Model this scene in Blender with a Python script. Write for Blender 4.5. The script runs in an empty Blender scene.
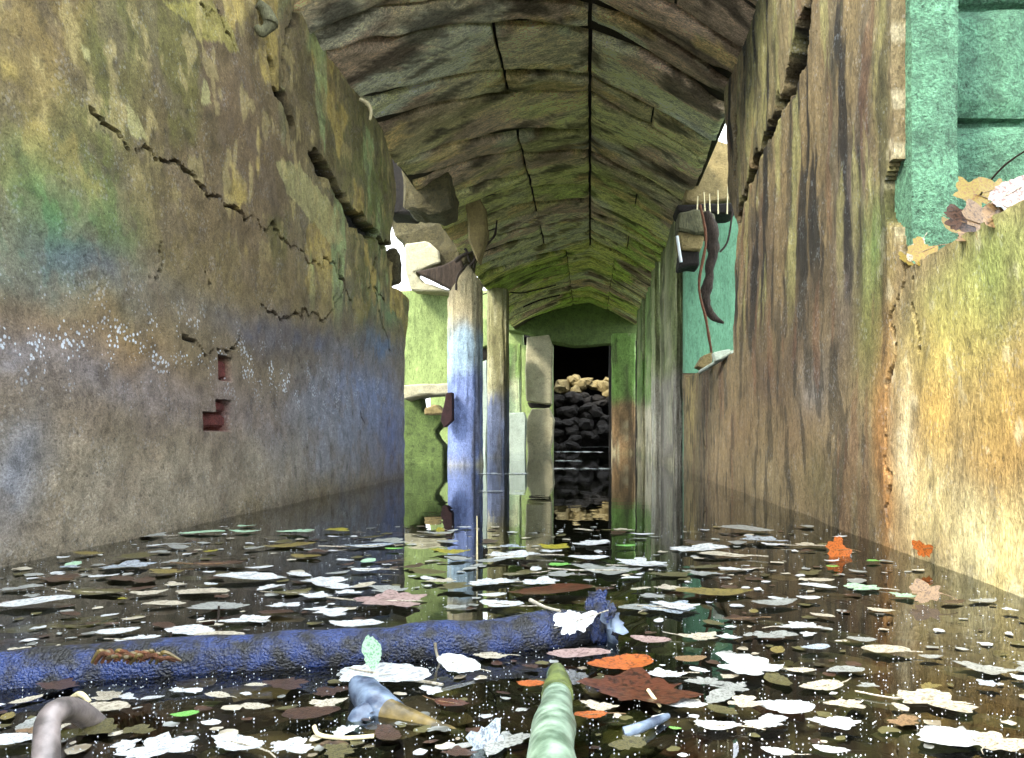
import bpy, bmesh, math, random
import numpy as np
from mathutils import Vector, Matrix, noise as mnoise
random.seed(7); rng = np.random.RandomState(7)
C = bpy.context.scene.collection
scene = bpy.context.scene
# ---------------------------------------------------------------- camera, sky, exposure
F = 800.0; VX = 590.0; VY = 436.0; CH = 0.28      # focal length in px, vanishing point, eye height over the water
cam = bpy.data.cameras.new('camera'); camo = bpy.data.objects.new('camera', cam); C.objects.link(camo)
camo.location = (0, 0, CH); camo.rotation_euler = (math.pi/2, 0, 0)
cam.sensor_width = 36; cam.lens = F/1024*36; cam.clip_start = .02
cam.shift_x = -(VX-512)/1024; cam.shift_y = (VY-379)/1024
scene.camera = camo
w = bpy.data.worlds.new('overcast_sky'); scene.world = w; w.use_nodes = True
bg = w.node_tree.nodes['Background']; bg.inputs[0].default_value = (.86, .93, 1.0, 1); bg.inputs[1].default_value = 1.0
sun = bpy.data.lights.new('sun', 'SUN'); sun.energy = 1.3; sun.angle = math.radians(12); sun.color = (1, .93, .78)
suno = bpy.data.objects.new('sun', sun); C.objects.link(suno)
suno.rotation_euler = Vector((.55, .62, -.62)).to_track_quat('-Z', 'Y').to_euler()
scene.view_settings.view_transform = 'Standard'; scene.view_settings.look = 'None'
scene.view_settings.gamma = 1; scene.view_settings.exposure = 2.65
CEIL_START = 3.0
XL, XR = -1.25, .76          # inner faces of the two walls
ZL, ZR, ZT = CH+1.85, CH+1.96, CH+2.34   # springing left, right, and crown

# ---------------------------------------------------------------- helpers
def lin(h):
    v = [int(h[i:i+2], 16)/255 for i in (1, 3, 5)]
    return np.array([x/12.92 if x <= .04045 else ((x+.055)/1.055)**2.4 for x in v])
def mute(c, k=.72, g=1.0):
    l = c@np.array([.25, .6, .15]); return (l[:, None]*(1-k)+c*k)*g
def at(px, py, D): return Vector(((px-VX)*D/F, D, CH+(VY-py)*D/F))
def on_wall(px, py, X):
    D = F*X/(px-VX); return D, CH+(VY-py)*D/F
def on_water(px, py):
    D = CH*F/(py-VY); return (px-VX)*D/F, D
def h2(ix, iy, s):
    n = (ix.astype(np.int64)*374761393 + iy.astype(np.int64)*668265263 + s*974634777) & 0x7fffffff
    n = ((n ^ (n >> 13))*1274126177) & 0x7fffffff
    return ((n ^ (n >> 16)) & 0xffff)/65535.0
def vn(x, y, s=0):
    x = np.asarray(x, float); y = np.asarray(y, float)
    ix = np.floor(x); iy = np.floor(y); fx = x-ix; fy = y-iy
    fx = fx*fx*(3-2*fx); fy = fy*fy*(3-2*fy)
    a = h2(ix, iy, s); b = h2(ix+1, iy, s); c = h2(ix, iy+1, s); d = h2(ix+1, iy+1, s)
    return (a*(1-fx)+b*fx)*(1-fy)+(c*(1-fx)+d*fx)*fy
def fbm(x, y, s=0, o=4):
    t = 0; a = .5; n = 0
    for k in range(o):
        t = t+a*vn(x*2**k, y*2**k, s+k*17); n += a; a *= .5
    return t/n
def sstep(a, b, x):
    t = np.clip((x-a)/(b-a), 0, 1); return t*t*(3-2*t)
def mix(c, d, t): return c*(1-t[:, None])+np.asarray(d)*t[:, None]
def seg_dist(u, v, pts):
    best = np.full(u.shape, 9.0)
    for (a, b), (c, d) in zip(pts[:-1], pts[1:]):
        du, dv = c-a, d-b; L = du*du+dv*dv+1e-9
        t = np.clip(((u-a)*du+(v-b)*dv)/L, 0, 1)
        best = np.minimum(best, np.hypot(u-a-t*du, v-b-t*dv))
    return best
def in_poly(u, v, poly):
    r = np.zeros(u.shape, bool); n = len(poly)
    for i in range(n):
        x1, y1 = poly[i]; x2, y2 = poly[(i+1) % n]
        c = ((y1 > v) != (y2 > v)) & (u < (x2-x1)*(v-y1)/(y2-y1+1e-12)+x1)
        r ^= c
    return r
def tag(o, label=None, cat=None, group=None, kind=None):
    if label: o['label'] = label
    if cat: o['category'] = cat
    if group: o['group'] = group
    if kind: o['kind'] = kind
    return o
def mesh_obj(name, V, Fc, mat, parent=None, col=None, smooth=True):
    m = bpy.data.meshes.new(name); m.from_pydata([tuple(map(float, v)) for v in V], [], [tuple(map(int, f)) for f in Fc]); m.update()
    if smooth: m.polygons.foreach_set('use_smooth', [True]*len(m.polygons)); m.set_sharp_from_angle(angle=math.radians(50))
    if col is not None:
        a = m.color_attributes.new('Col', 'FLOAT_COLOR', 'POINT')
        cc = np.ones((len(V), 4)); cc[:, :3] = col; a.data.foreach_set('color', cc.ravel())
    m.materials.append(mat)
    o = bpy.data.objects.new(name, m); C.objects.link(o)
    if parent: o.parent = parent
    return o
def from_bm(name, bm, mat, parent=None, smooth=False):
    m = bpy.data.meshes.new(name); bm.normal_update(); bm.to_mesh(m); bm.free()
    if smooth: m.polygons.foreach_set('use_smooth', [True]*len(m.polygons))
    m.materials.append(mat)
    o = bpy.data.objects.new(name, m); C.objects.link(o)
    if parent: o.parent = parent
    return o
def empty(name, loc=(0, 0, 0)):
    o = bpy.data.objects.new(name, None); o.empty_display_size = .1; C.objects.link(o); o.location = loc; return o

# ---------------------------------------------------------------- materials
def nodes(name):
    m = bpy.data.materials.new(name); m.use_nodes = True
    nt = m.node_tree; return m, nt, nt.nodes['Principled BSDF']
def N(nt, t, **k):
    n = nt.nodes.new(t)
    for a, b in k.items(): setattr(n, a, b)
    return n
def concrete(name, color=None, scale=1.0, rough=.85, bump=.5, contrast=.5, stretch=(1, 1, 1), pits=.5, spec=.3):
    m, nt, p = nodes(name); L = nt.links.new
    g = N(nt, 'ShaderNodeNewGeometry'); mp = N(nt, 'ShaderNodeMapping'); mp.inputs['Scale'].default_value = stretch
    L(g.outputs['Position'], mp.inputs[0])
    def noise_(s, d=8, r=.62):
        n = N(nt, 'ShaderNodeTexNoise'); n.inputs['Scale'].default_value = s*scale; n.inputs['Detail'].default_value = d
        n.inputs['Roughness'].default_value = r; L(mp.outputs[0], n.inputs['Vector']); return n
    n1 = noise_(9); n2 = noise_(60, 6, .7); n3 = noise_(24, 5)
    def ramp(src, a, b, va, vb):
        r = N(nt, 'ShaderNodeMapRange'); r.inputs[1].default_value = a; r.inputs[2].default_value = b
        r.inputs[3].default_value = va; r.inputs[4].default_value = vb; L(src, r.inputs[0]); return r.outputs[0]
    v1 = ramp(n1.outputs[0], .3, .7, 1-contrast*.6, 1+contrast*.6)
    v2 = ramp(n2.outputs[0], .34, .66, 1-contrast*.6, 1+contrast*.6)
    n4 = noise_(170, 3, .7); v4 = ramp(n4.outputs[0], .36, .64, 1-contrast*.55, 1+contrast*.55)
    vm0 = N(nt, 'ShaderNodeMath', operation='MULTIPLY'); L(v2, vm0.inputs[0]); L(v4, vm0.inputs[1])
    vm = N(nt, 'ShaderNodeMath', operation='MULTIPLY'); L(v1, vm.inputs[0]); L(vm0.outputs[0], vm.inputs[1])
    vo = N(nt, 'ShaderNodeTexVoronoi'); vo.inputs['Scale'].default_value = 28*scale; L(mp.outputs[0], vo.inputs['Vector'])
    pit = ramp(vo.outputs['Distance'], .05, .22, 1-pits, 1)
    pm = ramp(n3.outputs[0], .5, .62, 0, 1)            # pits only in patches
    pmix = N(nt, 'ShaderNodeMapRange'); L(pm, pmix.inputs[0]); pmix.inputs[3].default_value = 1; L(pit, pmix.inputs[4])
    vm2 = N(nt, 'ShaderNodeMath', operation='MULTIPLY'); L(vm.outputs[0], vm2.inputs[0]); L(pmix.outputs[0], vm2.inputs[1])
    sc = N(nt, 'ShaderNodeVectorMath', operation='SCALE')
    if color is None:
        at_ = N(nt, 'ShaderNodeAttribute', attribute_name='Col')
        at2 = N(nt, 'ShaderNodeAttribute', attribute_name='Speck')      # where pale salt crystals have grown
        vs = N(nt, 'ShaderNodeTexVoronoi'); vs.inputs['Scale'].default_value = 75; vs.inputs['Randomness'].default_value = 1
        nz_ = N(nt, 'ShaderNodeTexNoise'); nz_.inputs['Scale'].default_value = 13; nz_.inputs['Detail'].default_value = 3; L(g.outputs['Position'], nz_.inputs['Vector'])
        L(g.outputs['Position'], vs.inputs['Vector'])
        big = ramp(nz_.outputs[0], .42, .62, .05, .42)
        df = N(nt, 'ShaderNodeMath', operation='SUBTRACT'); L(big, df.inputs[0]); L(vs.outputs['Distance'], df.inputs[1])
        sp = ramp(df.outputs[0], 0, .08, 0, .85)
        sm = N(nt, 'ShaderNodeMath', operation='MULTIPLY'); L(sp, sm.inputs[0]); L(at2.outputs['Fac'], sm.inputs[1])
        mc = N(nt, 'ShaderNodeMix', data_type='RGBA'); L(sm.outputs[0], mc.inputs[0]); L(at_.outputs['Color'], mc.inputs[6]); mc.inputs[7].default_value = (.5, .56, .62, 1)
        L(mc.outputs[2], sc.inputs[0])
    else:
        sc.inputs[0].default_value = tuple(color)
    L(vm2.outputs[0], sc.inputs['Scale']); L(sc.outputs[0], p.inputs['Base Color'])
    p.inputs['Roughness'].default_value = rough; p.inputs['Specular IOR Level'].default_value = spec
    n5 = noise_(15, 10, .75); n6 = noise_(38, 8, .72)
    d1 = ramp(n5.outputs[0], .555, .60, 1, 1-.55*min(1, contrast*1.6)); d2 = ramp(n6.outputs[0], .60, .64, 1, 1-.6*min(1, contrast*1.6)); l1 = ramp(n6.outputs[0], .36, .41, 1+.5*contrast, 1)
    pr = vm2.outputs[0]
    for q_ in (d1, d2, l1):
        mm = N(nt, 'ShaderNodeMath', operation='MULTIPLY'); L(pr, mm.inputs[0]); L(q_, mm.inputs[1]); pr = mm.outputs[0]
    L(pr, sc.inputs['Scale'])
    ad = N(nt, 'ShaderNodeMath', operation='ADD'); L(n2.outputs[0], ad.inputs[0]); L(pr, ad.inputs[1])
    b = N(nt, 'ShaderNodeBump'); b.inputs['Strength'].default_value = bump; b.inputs['Distance'].default_value = .012
    L(ad.outputs[0], b.inputs['Height']); L(b.outputs[0], p.inputs['Normal'])
    return m
def leaf_mat(name, c1, c2, rough=.45, trans=True):
    k_ = 1.0 if name.split('_')[0] in ('golden', 'yellow', 'green', 'orange', 'mint') else .85; c1 = mute(c1[None], k_, .56)[0]; c2 = mute(c2[None], k_, .42)[0]
    m, nt, p = nodes(name); L = nt.links.new
    tc = N(nt, 'ShaderNodeTexCoord'); n = N(nt, 'ShaderNodeTexNoise'); n.inputs['Scale'].default_value = 22; n.inputs['Detail'].default_value = 5
    L(tc.outputs['Object'], n.inputs['Vector'])
    r = N(nt, 'ShaderNodeValToRGB'); r.color_ramp.elements[0].position = .48; r.color_ramp.elements[1].position = .62
    r.color_ramp.elements[0].color = (*c1, 1); r.color_ramp.elements[1].color = (*c2, 1)
    L(n.outputs[0], r.inputs[0]); L(r.outputs[0], p.inputs['Base Color'])
    p.inputs['Roughness'].default_value = rough
    b = N(nt, 'ShaderNodeBump'); b.inputs['Strength'].default_value = .4; b.inputs['Distance'].default_value = .002
    L(n.outputs[0], b.inputs['Height']); L(b.outputs[0], p.inputs['Normal'])
    return m
M = {}
M['wall'] = concrete('stained_concrete', contrast=.45, bump=.5)
M['streak'] = concrete('streaked_concrete', contrast=.5, bump=.55, stretch=(1, 1, .5))
M['ceil'] = concrete('ceiling_concrete', contrast=.75, bump=.9, stretch=(.45, 1.5, 1), pits=.25)
M['green_block'] = concrete('mint_render', color=mute(lin('#5c9a74')[None], .8, 1.0)[0], contrast=.7, bump=1.0, scale=.8)
M['mint'] = concrete('smooth_mint_render', color=mute(lin('#5c9a72')[None], 0.8, 0.85)[0], contrast=.3, bump=.4, stretch=(1, 1, .3))
M['lime'] = concrete('lime_green_render', color=mute(lin('#8aa050')[None], 0.8, 0.75)[0], contrast=.45, bump=.4, stretch=(1, 1, .35))
M['pale'] = concrete('pale_stone', color=mute(lin('#b3ad90')[None], 1, 0.72)[0], contrast=.35, bump=.5)
M['white'] = concrete('whitish_slab', color=mute(lin('#b4c2b6')[None], 1, 0.6)[0], contrast=.25, bump=.3)
M['dark'] = concrete('dark_rubble', color=lin('#1f1a15'), contrast=.7, bump=.8)
M['earth'] = concrete('wet_mud', color=lin('#332e22'), contrast=.5, bump=.6)
M['ochre'] = concrete('ochre_concrete', color=mute(lin('#8e7c4c')[None], 0.9, 0.7)[0], contrast=.45, bump=.5)
M['olive'] = concrete('olive_concrete', color=mute(lin('#6c6a44')[None], 0.8, 0.6)[0], contrast=.55, bump=.5, stretch=(1, 1, .3))
M['moss'] = concrete('mossy_concrete', color=mute(lin('#6f8a35')[None], 0.8, 0.6)[0], contrast=.6, bump=.7)
M['dark_brick'] = concrete('dark_purple_brick', color=lin('#2b1618'), contrast=.6, bump=.6)
M['slab'] = concrete('broken_slab', color=lin('#5a5338'), contrast=.75, bump=.9)
M['brick'] = concrete('red_brick', color=lin('#5a2c28'), contrast=.5, bump=.6)
M['timber'] = concrete('rotten_timber', color=lin('#40342a'), contrast=.8, bump=.8, stretch=(3, 3, .4))
M['root'] = concrete('pale_root', color=lin('#cfc39a'), contrast=.2, bump=.2)
M['twig'] = concrete('dark_twig', color=lin('#2e261f'), contrast=.4, bump=.4)
M['rust'] = concrete('rusty_steel', color=lin('#5b3a26'), contrast=.5, bump=.4)
LM = {
 'white': leaf_mat('skylit_leaf', lin('#eef2f2'), lin('#b9bec0')),  # white of sky light glistening on the leaves, put into the base colour
 'bluewhite': leaf_mat('wet_pale_leaf', lin('#c6d4e0'), lin('#94a2b4'), .25),
 'cream': leaf_mat('cream_leaf', lin('#dcd2b8'), lin('#a89878')),
 'grey': leaf_mat('grey_leaf', lin('#b4b8b2'), lin('#84867e'), .35),
 'yellow': leaf_mat('yellow_leaf', lin('#b4ac28'), lin('#807428')),
 'mustard': leaf_mat('mustard_leaf', lin('#94822e'), lin('#635726')),
 'olive': leaf_mat('olive_leaf', lin('#6a642e'), lin('#443c1f')),
 'green': leaf_mat('green_leaf', lin('#8ed66a'), lin('#5fae3c')),
 'mint': leaf_mat('mint_leaf', lin('#cdf0d0'), lin('#8fd49a')),
 'brown': leaf_mat('brown_leaf', lin('#5c4030'), lin('#33261e'), .3),
 'rust': leaf_mat('rust_leaf', lin('#6e3a22'), lin('#40261c'), .3),
 'orange': leaf_mat('orange_leaf', lin('#cc6c28'), lin('#8c4c1f')),
 'tan': leaf_mat('tan_leaf', lin('#a07c4c'), lin('#7c5c38')),
 'pink': leaf_mat('pinkish_leaf', lin('#c4a49c'), lin('#94706a')),
 'gold': leaf_mat('golden_leaf', lin('#8a7600'), lin('#8a5c00')),
}
# wet bark; blue patches in the base colour stand in for sky highlights
m, nt, p = nodes('wet_black_bark'); L = nt.links.new
g = N(nt, 'ShaderNodeNewGeometry'); vo = N(nt, 'ShaderNodeTexNoise'); vo.inputs['Scale'].default_value = 330; vo.inputs['Detail'].default_value = 3
n = N(nt, 'ShaderNodeTexNoise'); n.inputs['Scale'].default_value = 40; n.inputs['Detail'].default_value = 6
L(g.outputs['Position'], vo.inputs['Vector']); L(g.outputs['Position'], n.inputs['Vector'])
r = N(nt, 'ShaderNodeValToRGB'); r.color_ramp.elements[0].color = (*lin('#04060a'), 1); r.color_ramp.elements[1].color = (*lin('#1a3064'), 1)
r.color_ramp.elements[0].position = .4; r.color_ramp.elements[1].position = .65
L(n.outputs[0], r.inputs[0]); L(r.outputs[0], p.inputs['Base Color']); p.inputs['Roughness'].default_value = .22; p.inputs['Specular IOR Level'].default_value = .8
b = N(nt, 'ShaderNodeBump'); b.inputs['Strength'].default_value = 1; b.inputs['Distance'].default_value = .006
L(vo.outputs[0], b.inputs['Height']); L(b.outputs[0], p.inputs['Normal']); M['bark'] = m
def wood(name, c1, c2, rough=.5):
    m, nt, p = nodes(name); L = nt.links.new
    g = N(nt, 'ShaderNodeNewGeometry'); n = N(nt, 'ShaderNodeTexNoise'); n.inputs['Scale'].default_value = 45; n.inputs['Detail'].default_value = 6
    L(g.outputs['Position'], n.inputs['Vector'])
    r = N(nt, 'ShaderNodeValToRGB'); r.color_ramp.elements[0].color = (*lin(c1), 1); r.color_ramp.elements[1].color = (*lin(c2), 1)
    r.color_ramp.elements[0].position = .35; r.color_ramp.elements[1].position = .65
    L(n.outputs[0], r.inputs[0]); L(r.outputs[0], p.inputs['Base Color']); p.inputs['Roughness'].default_value = rough
    b = N(nt, 'ShaderNodeBump'); b.inputs['Strength'].default_value = .8; b.inputs['Distance'].default_value = .003
    L(n.outputs[0], b.inputs['Height']); L(b.outputs[0], p.inputs['Normal']); return m
M['branch_grey'] = wood('grey_wet_branch', '#4c4644', '#857b78', .4)
M['branch_brown'] = wood('brown_wet_branch', '#40371f', '#7c6a3c', .4)
M['branch_blue'] = wood('bluish_wet_wood', '#343e52', '#76869a', .3)
M['post_green'] = wood('algae_green_wood', '#465a48', '#8ca28e', .4)
M['post_moss'] = wood('mossy_wood', '#3c4824', '#68743c', .5)
# water: clear mirror-like surface over dark mud
m, nt, p = nodes('still_water'); L = nt.links.new; nt.nodes.remove(p)
out = nt.nodes['Material Output']; fr = N(nt, 'ShaderNodeFresnel'); fr.inputs[0].default_value = 1.45
tr = N(nt, 'ShaderNodeBsdfTransparent'); tr.inputs[0].default_value = (.55, .6, .5, 1)
gl = N(nt, 'ShaderNodeBsdfGlossy'); gl.inputs['Roughness'].default_value = .012; gl.inputs[0].default_value = (.97, .98, 1, 1)
mx = N(nt, 'ShaderNodeMixShader'); L(fr.outputs[0], mx.inputs[0]); L(tr.outputs[0], mx.inputs[1]); L(gl.outputs[0], mx.inputs[2]); L(mx.outputs[0], out.inputs[0])
g = N(nt, 'ShaderNodeNewGeometry'); n = N(nt, 'ShaderNodeTexNoise'); n.inputs['Scale'].default_value = 7; n.inputs['Detail'].default_value = 1
L(g.outputs['Position'], n.inputs['Vector']); b = N(nt, 'ShaderNodeBump'); b.inputs['Strength'].default_value = .12; b.inputs['Distance'].default_value = .004
L(n.outputs[0], b.inputs['Height']); L(b.outputs[0], gl.inputs['Normal']); M['water'] = m
m, nt, p = nodes('dark_speck'); p.inputs['Base Color'].default_value = (.45, .48, .5, 1); p.inputs['Roughness'].default_value = .5; M['speck'] = m

# ---------------------------------------------------------------- water, floor, ground outside
def plane(name, x0, x1, y0, y1, z, mat, n=2, amp=0):
    xs = np.linspace(x0, x1, n); ys = np.linspace(y0, y1, n); X, Y = np.meshgrid(xs, ys)
    Z = z+amp*(fbm(X*1.5+9, Y*1.5, 3)-.5)+(.075*sstep(-.1, .75, X) if amp else 0)
    V = np.c_[X.ravel(), Y.ravel(), Z.ravel()]
    Fc = [(j*n+i, j*n+i+1, (j+1)*n+i+1, (j+1)*n+i) for j in range(n-1) for i in range(n-1)]
    return mesh_obj(name, V, Fc, mat)
tag(plane('floor', -7, 7, -5, 30, -.13, M['earth'], 200, .06), kind='structure')
wt = plane('water', -7, 7, -5, 30, 0, M['water'])
tag(wt, 'still dark water flooding the whole passage floor', 'water', kind='stuff')

# ---------------------------------------------------------------- the two long walls
def wall_grid(name, X, y0, y1, z0, z1, step, poly, colf, dispf, thick, mat, parent=None):
    """a wall in the plane x = X whose face looks into the passage; poly = outline in (Y, Z)"""
    ys = np.concatenate([np.arange(y0, 1.35, .05), np.arange(1.35, y1, step)]); ny = len(ys)
    nz = int((z1-z0)/step)+1; zs = np.linspace(z0, z1, nz)
    Y, Z = np.meshgrid(ys, zs); u = Y.ravel(); v = Z.ravel()
    s = 1 if X > 0 else -1
    d = dispf(u, v)                                     # positive = into the wall
    ju = (fbm(u*40, v*40, 5, 2)-.5)*step*.8; jv = (fbm(u*40+50, v*40, 6, 2)-.5)*step*.8
    V = np.c_[X+s*d, u+ju, v+jv]
    col, spk = colf(u, v)
    idx = np.arange(ny*nz).reshape(nz, ny)
    q = np.stack([idx[:-1, :-1], idx[:-1, 1:], idx[1:, 1:], idx[1:, :-1]], -1).reshape(-1, 4)
    cu = u[q].mean(1); cv = v[q].mean(1)
    wob = .022 if s < 0 else .003
    keep = in_poly(cu+wob*(fbm(cu*9, cv*9, 21)-.5), cv+wob*(fbm(cu*9+7, cv*9, 22)-.5), poly)
    q = q[keep]
    if s > 0: q = q[:, ::1]
    else: q = q[:, ::-1]
    used = np.unique(q); rm = -np.ones(len(V), int); rm[used] = np.arange(len(used))
    V = V[used]; col = col[used]; spk = spk[used]; q = rm[q]
    # back face and rim = real thickness
    n0 = len(V); B = V.copy(); B[:, 0] = X+s*thick
    from collections import Counter
    e = np.concatenate([q[:, [0, 1]], q[:, [1, 2]], q[:, [2, 3]], q[:, [3, 0]]])
    key = np.sort(e, 1); code = key[:, 0]*10**7+key[:, 1]
    _, inv, cnt = np.unique(code, return_inverse=True, return_counts=True)
    be = e[cnt[inv] == 1]
    rim = np.c_[be[:, 1], be[:, 0], be[:, 0]+n0, be[:, 1]+n0]
    Fc = np.concatenate([q, q[:, ::-1]+n0, rim])
    V = np.concatenate([V, B]); col = np.concatenate([col, col])
    m = bpy.data.meshes.new(name); m.vertices.add(len(V)); m.vertices.foreach_set('co', V.ravel())
    m.loops.add(len(Fc)*4); m.loops.foreach_set('vertex_index', Fc.ravel().astype(np.int32))
    m.polygons.add(len(Fc)); m.polygons.foreach_set('loop_start', np.arange(0, len(Fc)*4, 4, dtype=np.int32))
    m.update(calc_edges=True); m.validate()
    a = m.color_attributes.new('Col', 'FLOAT_COLOR', 'POINT')
    cc = np.ones((len(V), 4)); cc[:, :3] = col; a.data.foreach_set('color', cc.ravel())
    a = m.attributes.new('Speck', 'FLOAT', 'POINT'); a.data.foreach_set('value', np.concatenate([spk, spk*0]))
    m.polygons.foreach_set('use_smooth', [True]*len(m.polygons)); m.set_sharp_from_angle(angle=math.radians(38))
    m.materials.append(mat); o = bpy.data.objects.new(name, m); C.objects.link(o)
    if parent: o.parent = parent
    return o
def LW(px, py): return on_wall(px, py, XL)
def RW(px, py): return on_wall(px, py, XR)
def stain_and_light_blobs(u, v, c, X, blobs, warp=.25, seed=0):
    """blobs: (px, py, radius along wall in m, radius up in m, colour, strength)"""
    wu = (fbm(u*2.2, v*2.2, seed+1)-.5)*warp*2; wv = (fbm(u*2.2+30, v*2.2, seed+2)-.5)*warp*2
    for k, (px, py, ru, rv, colr, st) in enumerate(blobs):
        cu, cv = on_wall(px, py, X)
        d = ((u+wu-cu)/ru)**2+((v+wv-cv)/rv)**2
        t = np.exp(-d*1.1)*st
        t = np.clip(t*(.55+.9*fbm(u*7+k*5, v*7, seed+40+k)), 0, 1)
        c = mix(c, lin(colr), t)
    return c
def patches(u, v, c, colr, thr, su, sv, seed, st=.8, soft=.06, where=None):
    t = sstep(thr, thr+soft, fbm(u*su, v*sv, seed, 5))*st
    if where is not None: t = t*where
    return mix(c, lin(colr), t)
def crackset(u, v, X, cracks):
    """cracks: (list of px points, half width m, depth m) -> depth field, mask"""
    dep = np.zeros(u.shape); msk = np.zeros(u.shape)
    wu = u+(fbm(u*12, v*12, 71, 5)-.5)*.11; wv = v+(fbm(u*12+9, v*12, 72, 5)-.5)*.11
    for pts, hw, dp in cracks:
        P = [on_wall(a, b, X) for a, b in pts]
        d = seg_dist(wu, wv, P); wd = hw*(.15+1.3*fbm(u*7, v*7, 75, 3))*(1.5 if hw > .015 else .7)
        t = 1-sstep(wd*.7, wd*1.15, d)
        dep = np.maximum(dep, t*dp); msk = np.maximum(msk, t)
    return dep, msk

LC = [([(95, 125), (125, 140), (160, 165), (180, 172), (205, 188), (228, 200), (245, 212), (262, 225), (280, 232), (295, 248), (312, 260), (335, 262), (342, 280), (330, 320)], .010, .03),
      ([(258, 0), (266, 35), (272, 80), (285, 105), (292, 120)], .020, .06),
      ([(300, 10), (288, 45), (285, 85), (290, 110)], .018, .05),
      ([(312, 155), (335, 185), (345, 205), (358, 225), (378, 240), (396, 252)], .035, .08),
      ([(262, 305), (275, 318), (300, 312), (328, 322), (345, 290), (340, 262)], .009, .025),
      ([(180, 340), (200, 350), (222, 350), (240, 335)], .008, .02),
      ([(365, 290), (372, 270), (380, 255)], .012, .03), ([(345, 250), (342, 275), (350, 300)], .012, .03),
      ([(200, 0), (225, 20), (240, 60)], .006, .015), ([(208, 268), (209, 287)], .005, .015),
      ([(150, 275), (160, 262), (165, 250)], .005, .012), ([(386, 300), (372, 285), (392, 350)], .01, .03),
      ([(362, 410), (365, 425)], .006, .02), ([(388, 470), (388, 485)], .006, .02), ([(300, 355), (310, 385)], .003, .01)]
BR1 = [LW(202, 402)+(0,), LW(231, 431)+(0,)]
def recess(u, v):
    t = np.zeros(u.shape)
    for a, b, c_, d_ in ((202, 399, 231, 431), (218, 356, 232, 382)):
        (u0, z1) = LW(a, b); (u1, z0) = LW(c_, d_)
        m_ = (u > u0) & (u < u1) & (v > z0) & (v < z1)
        if a == 202: m_ &= ~((u < u0+.45*(u1-u0)) & (v > z0+.55*(z1-z0)))
        t = np.maximum(t, m_*1.)
    return t
def left_disp(u, v):
    dep, _ = crackset(u, v, XL, LC)
    base = (fbm(u*1.6, v*1.6, 1)-.5)*.05+(fbm(u*18, v*18, 2)-.5)*.010
    (uu, zz) = LW(200, 92)
    # the piece beyond the big upper crack stands slightly proud
    return base+dep+.045*recess(u, v)
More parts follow.
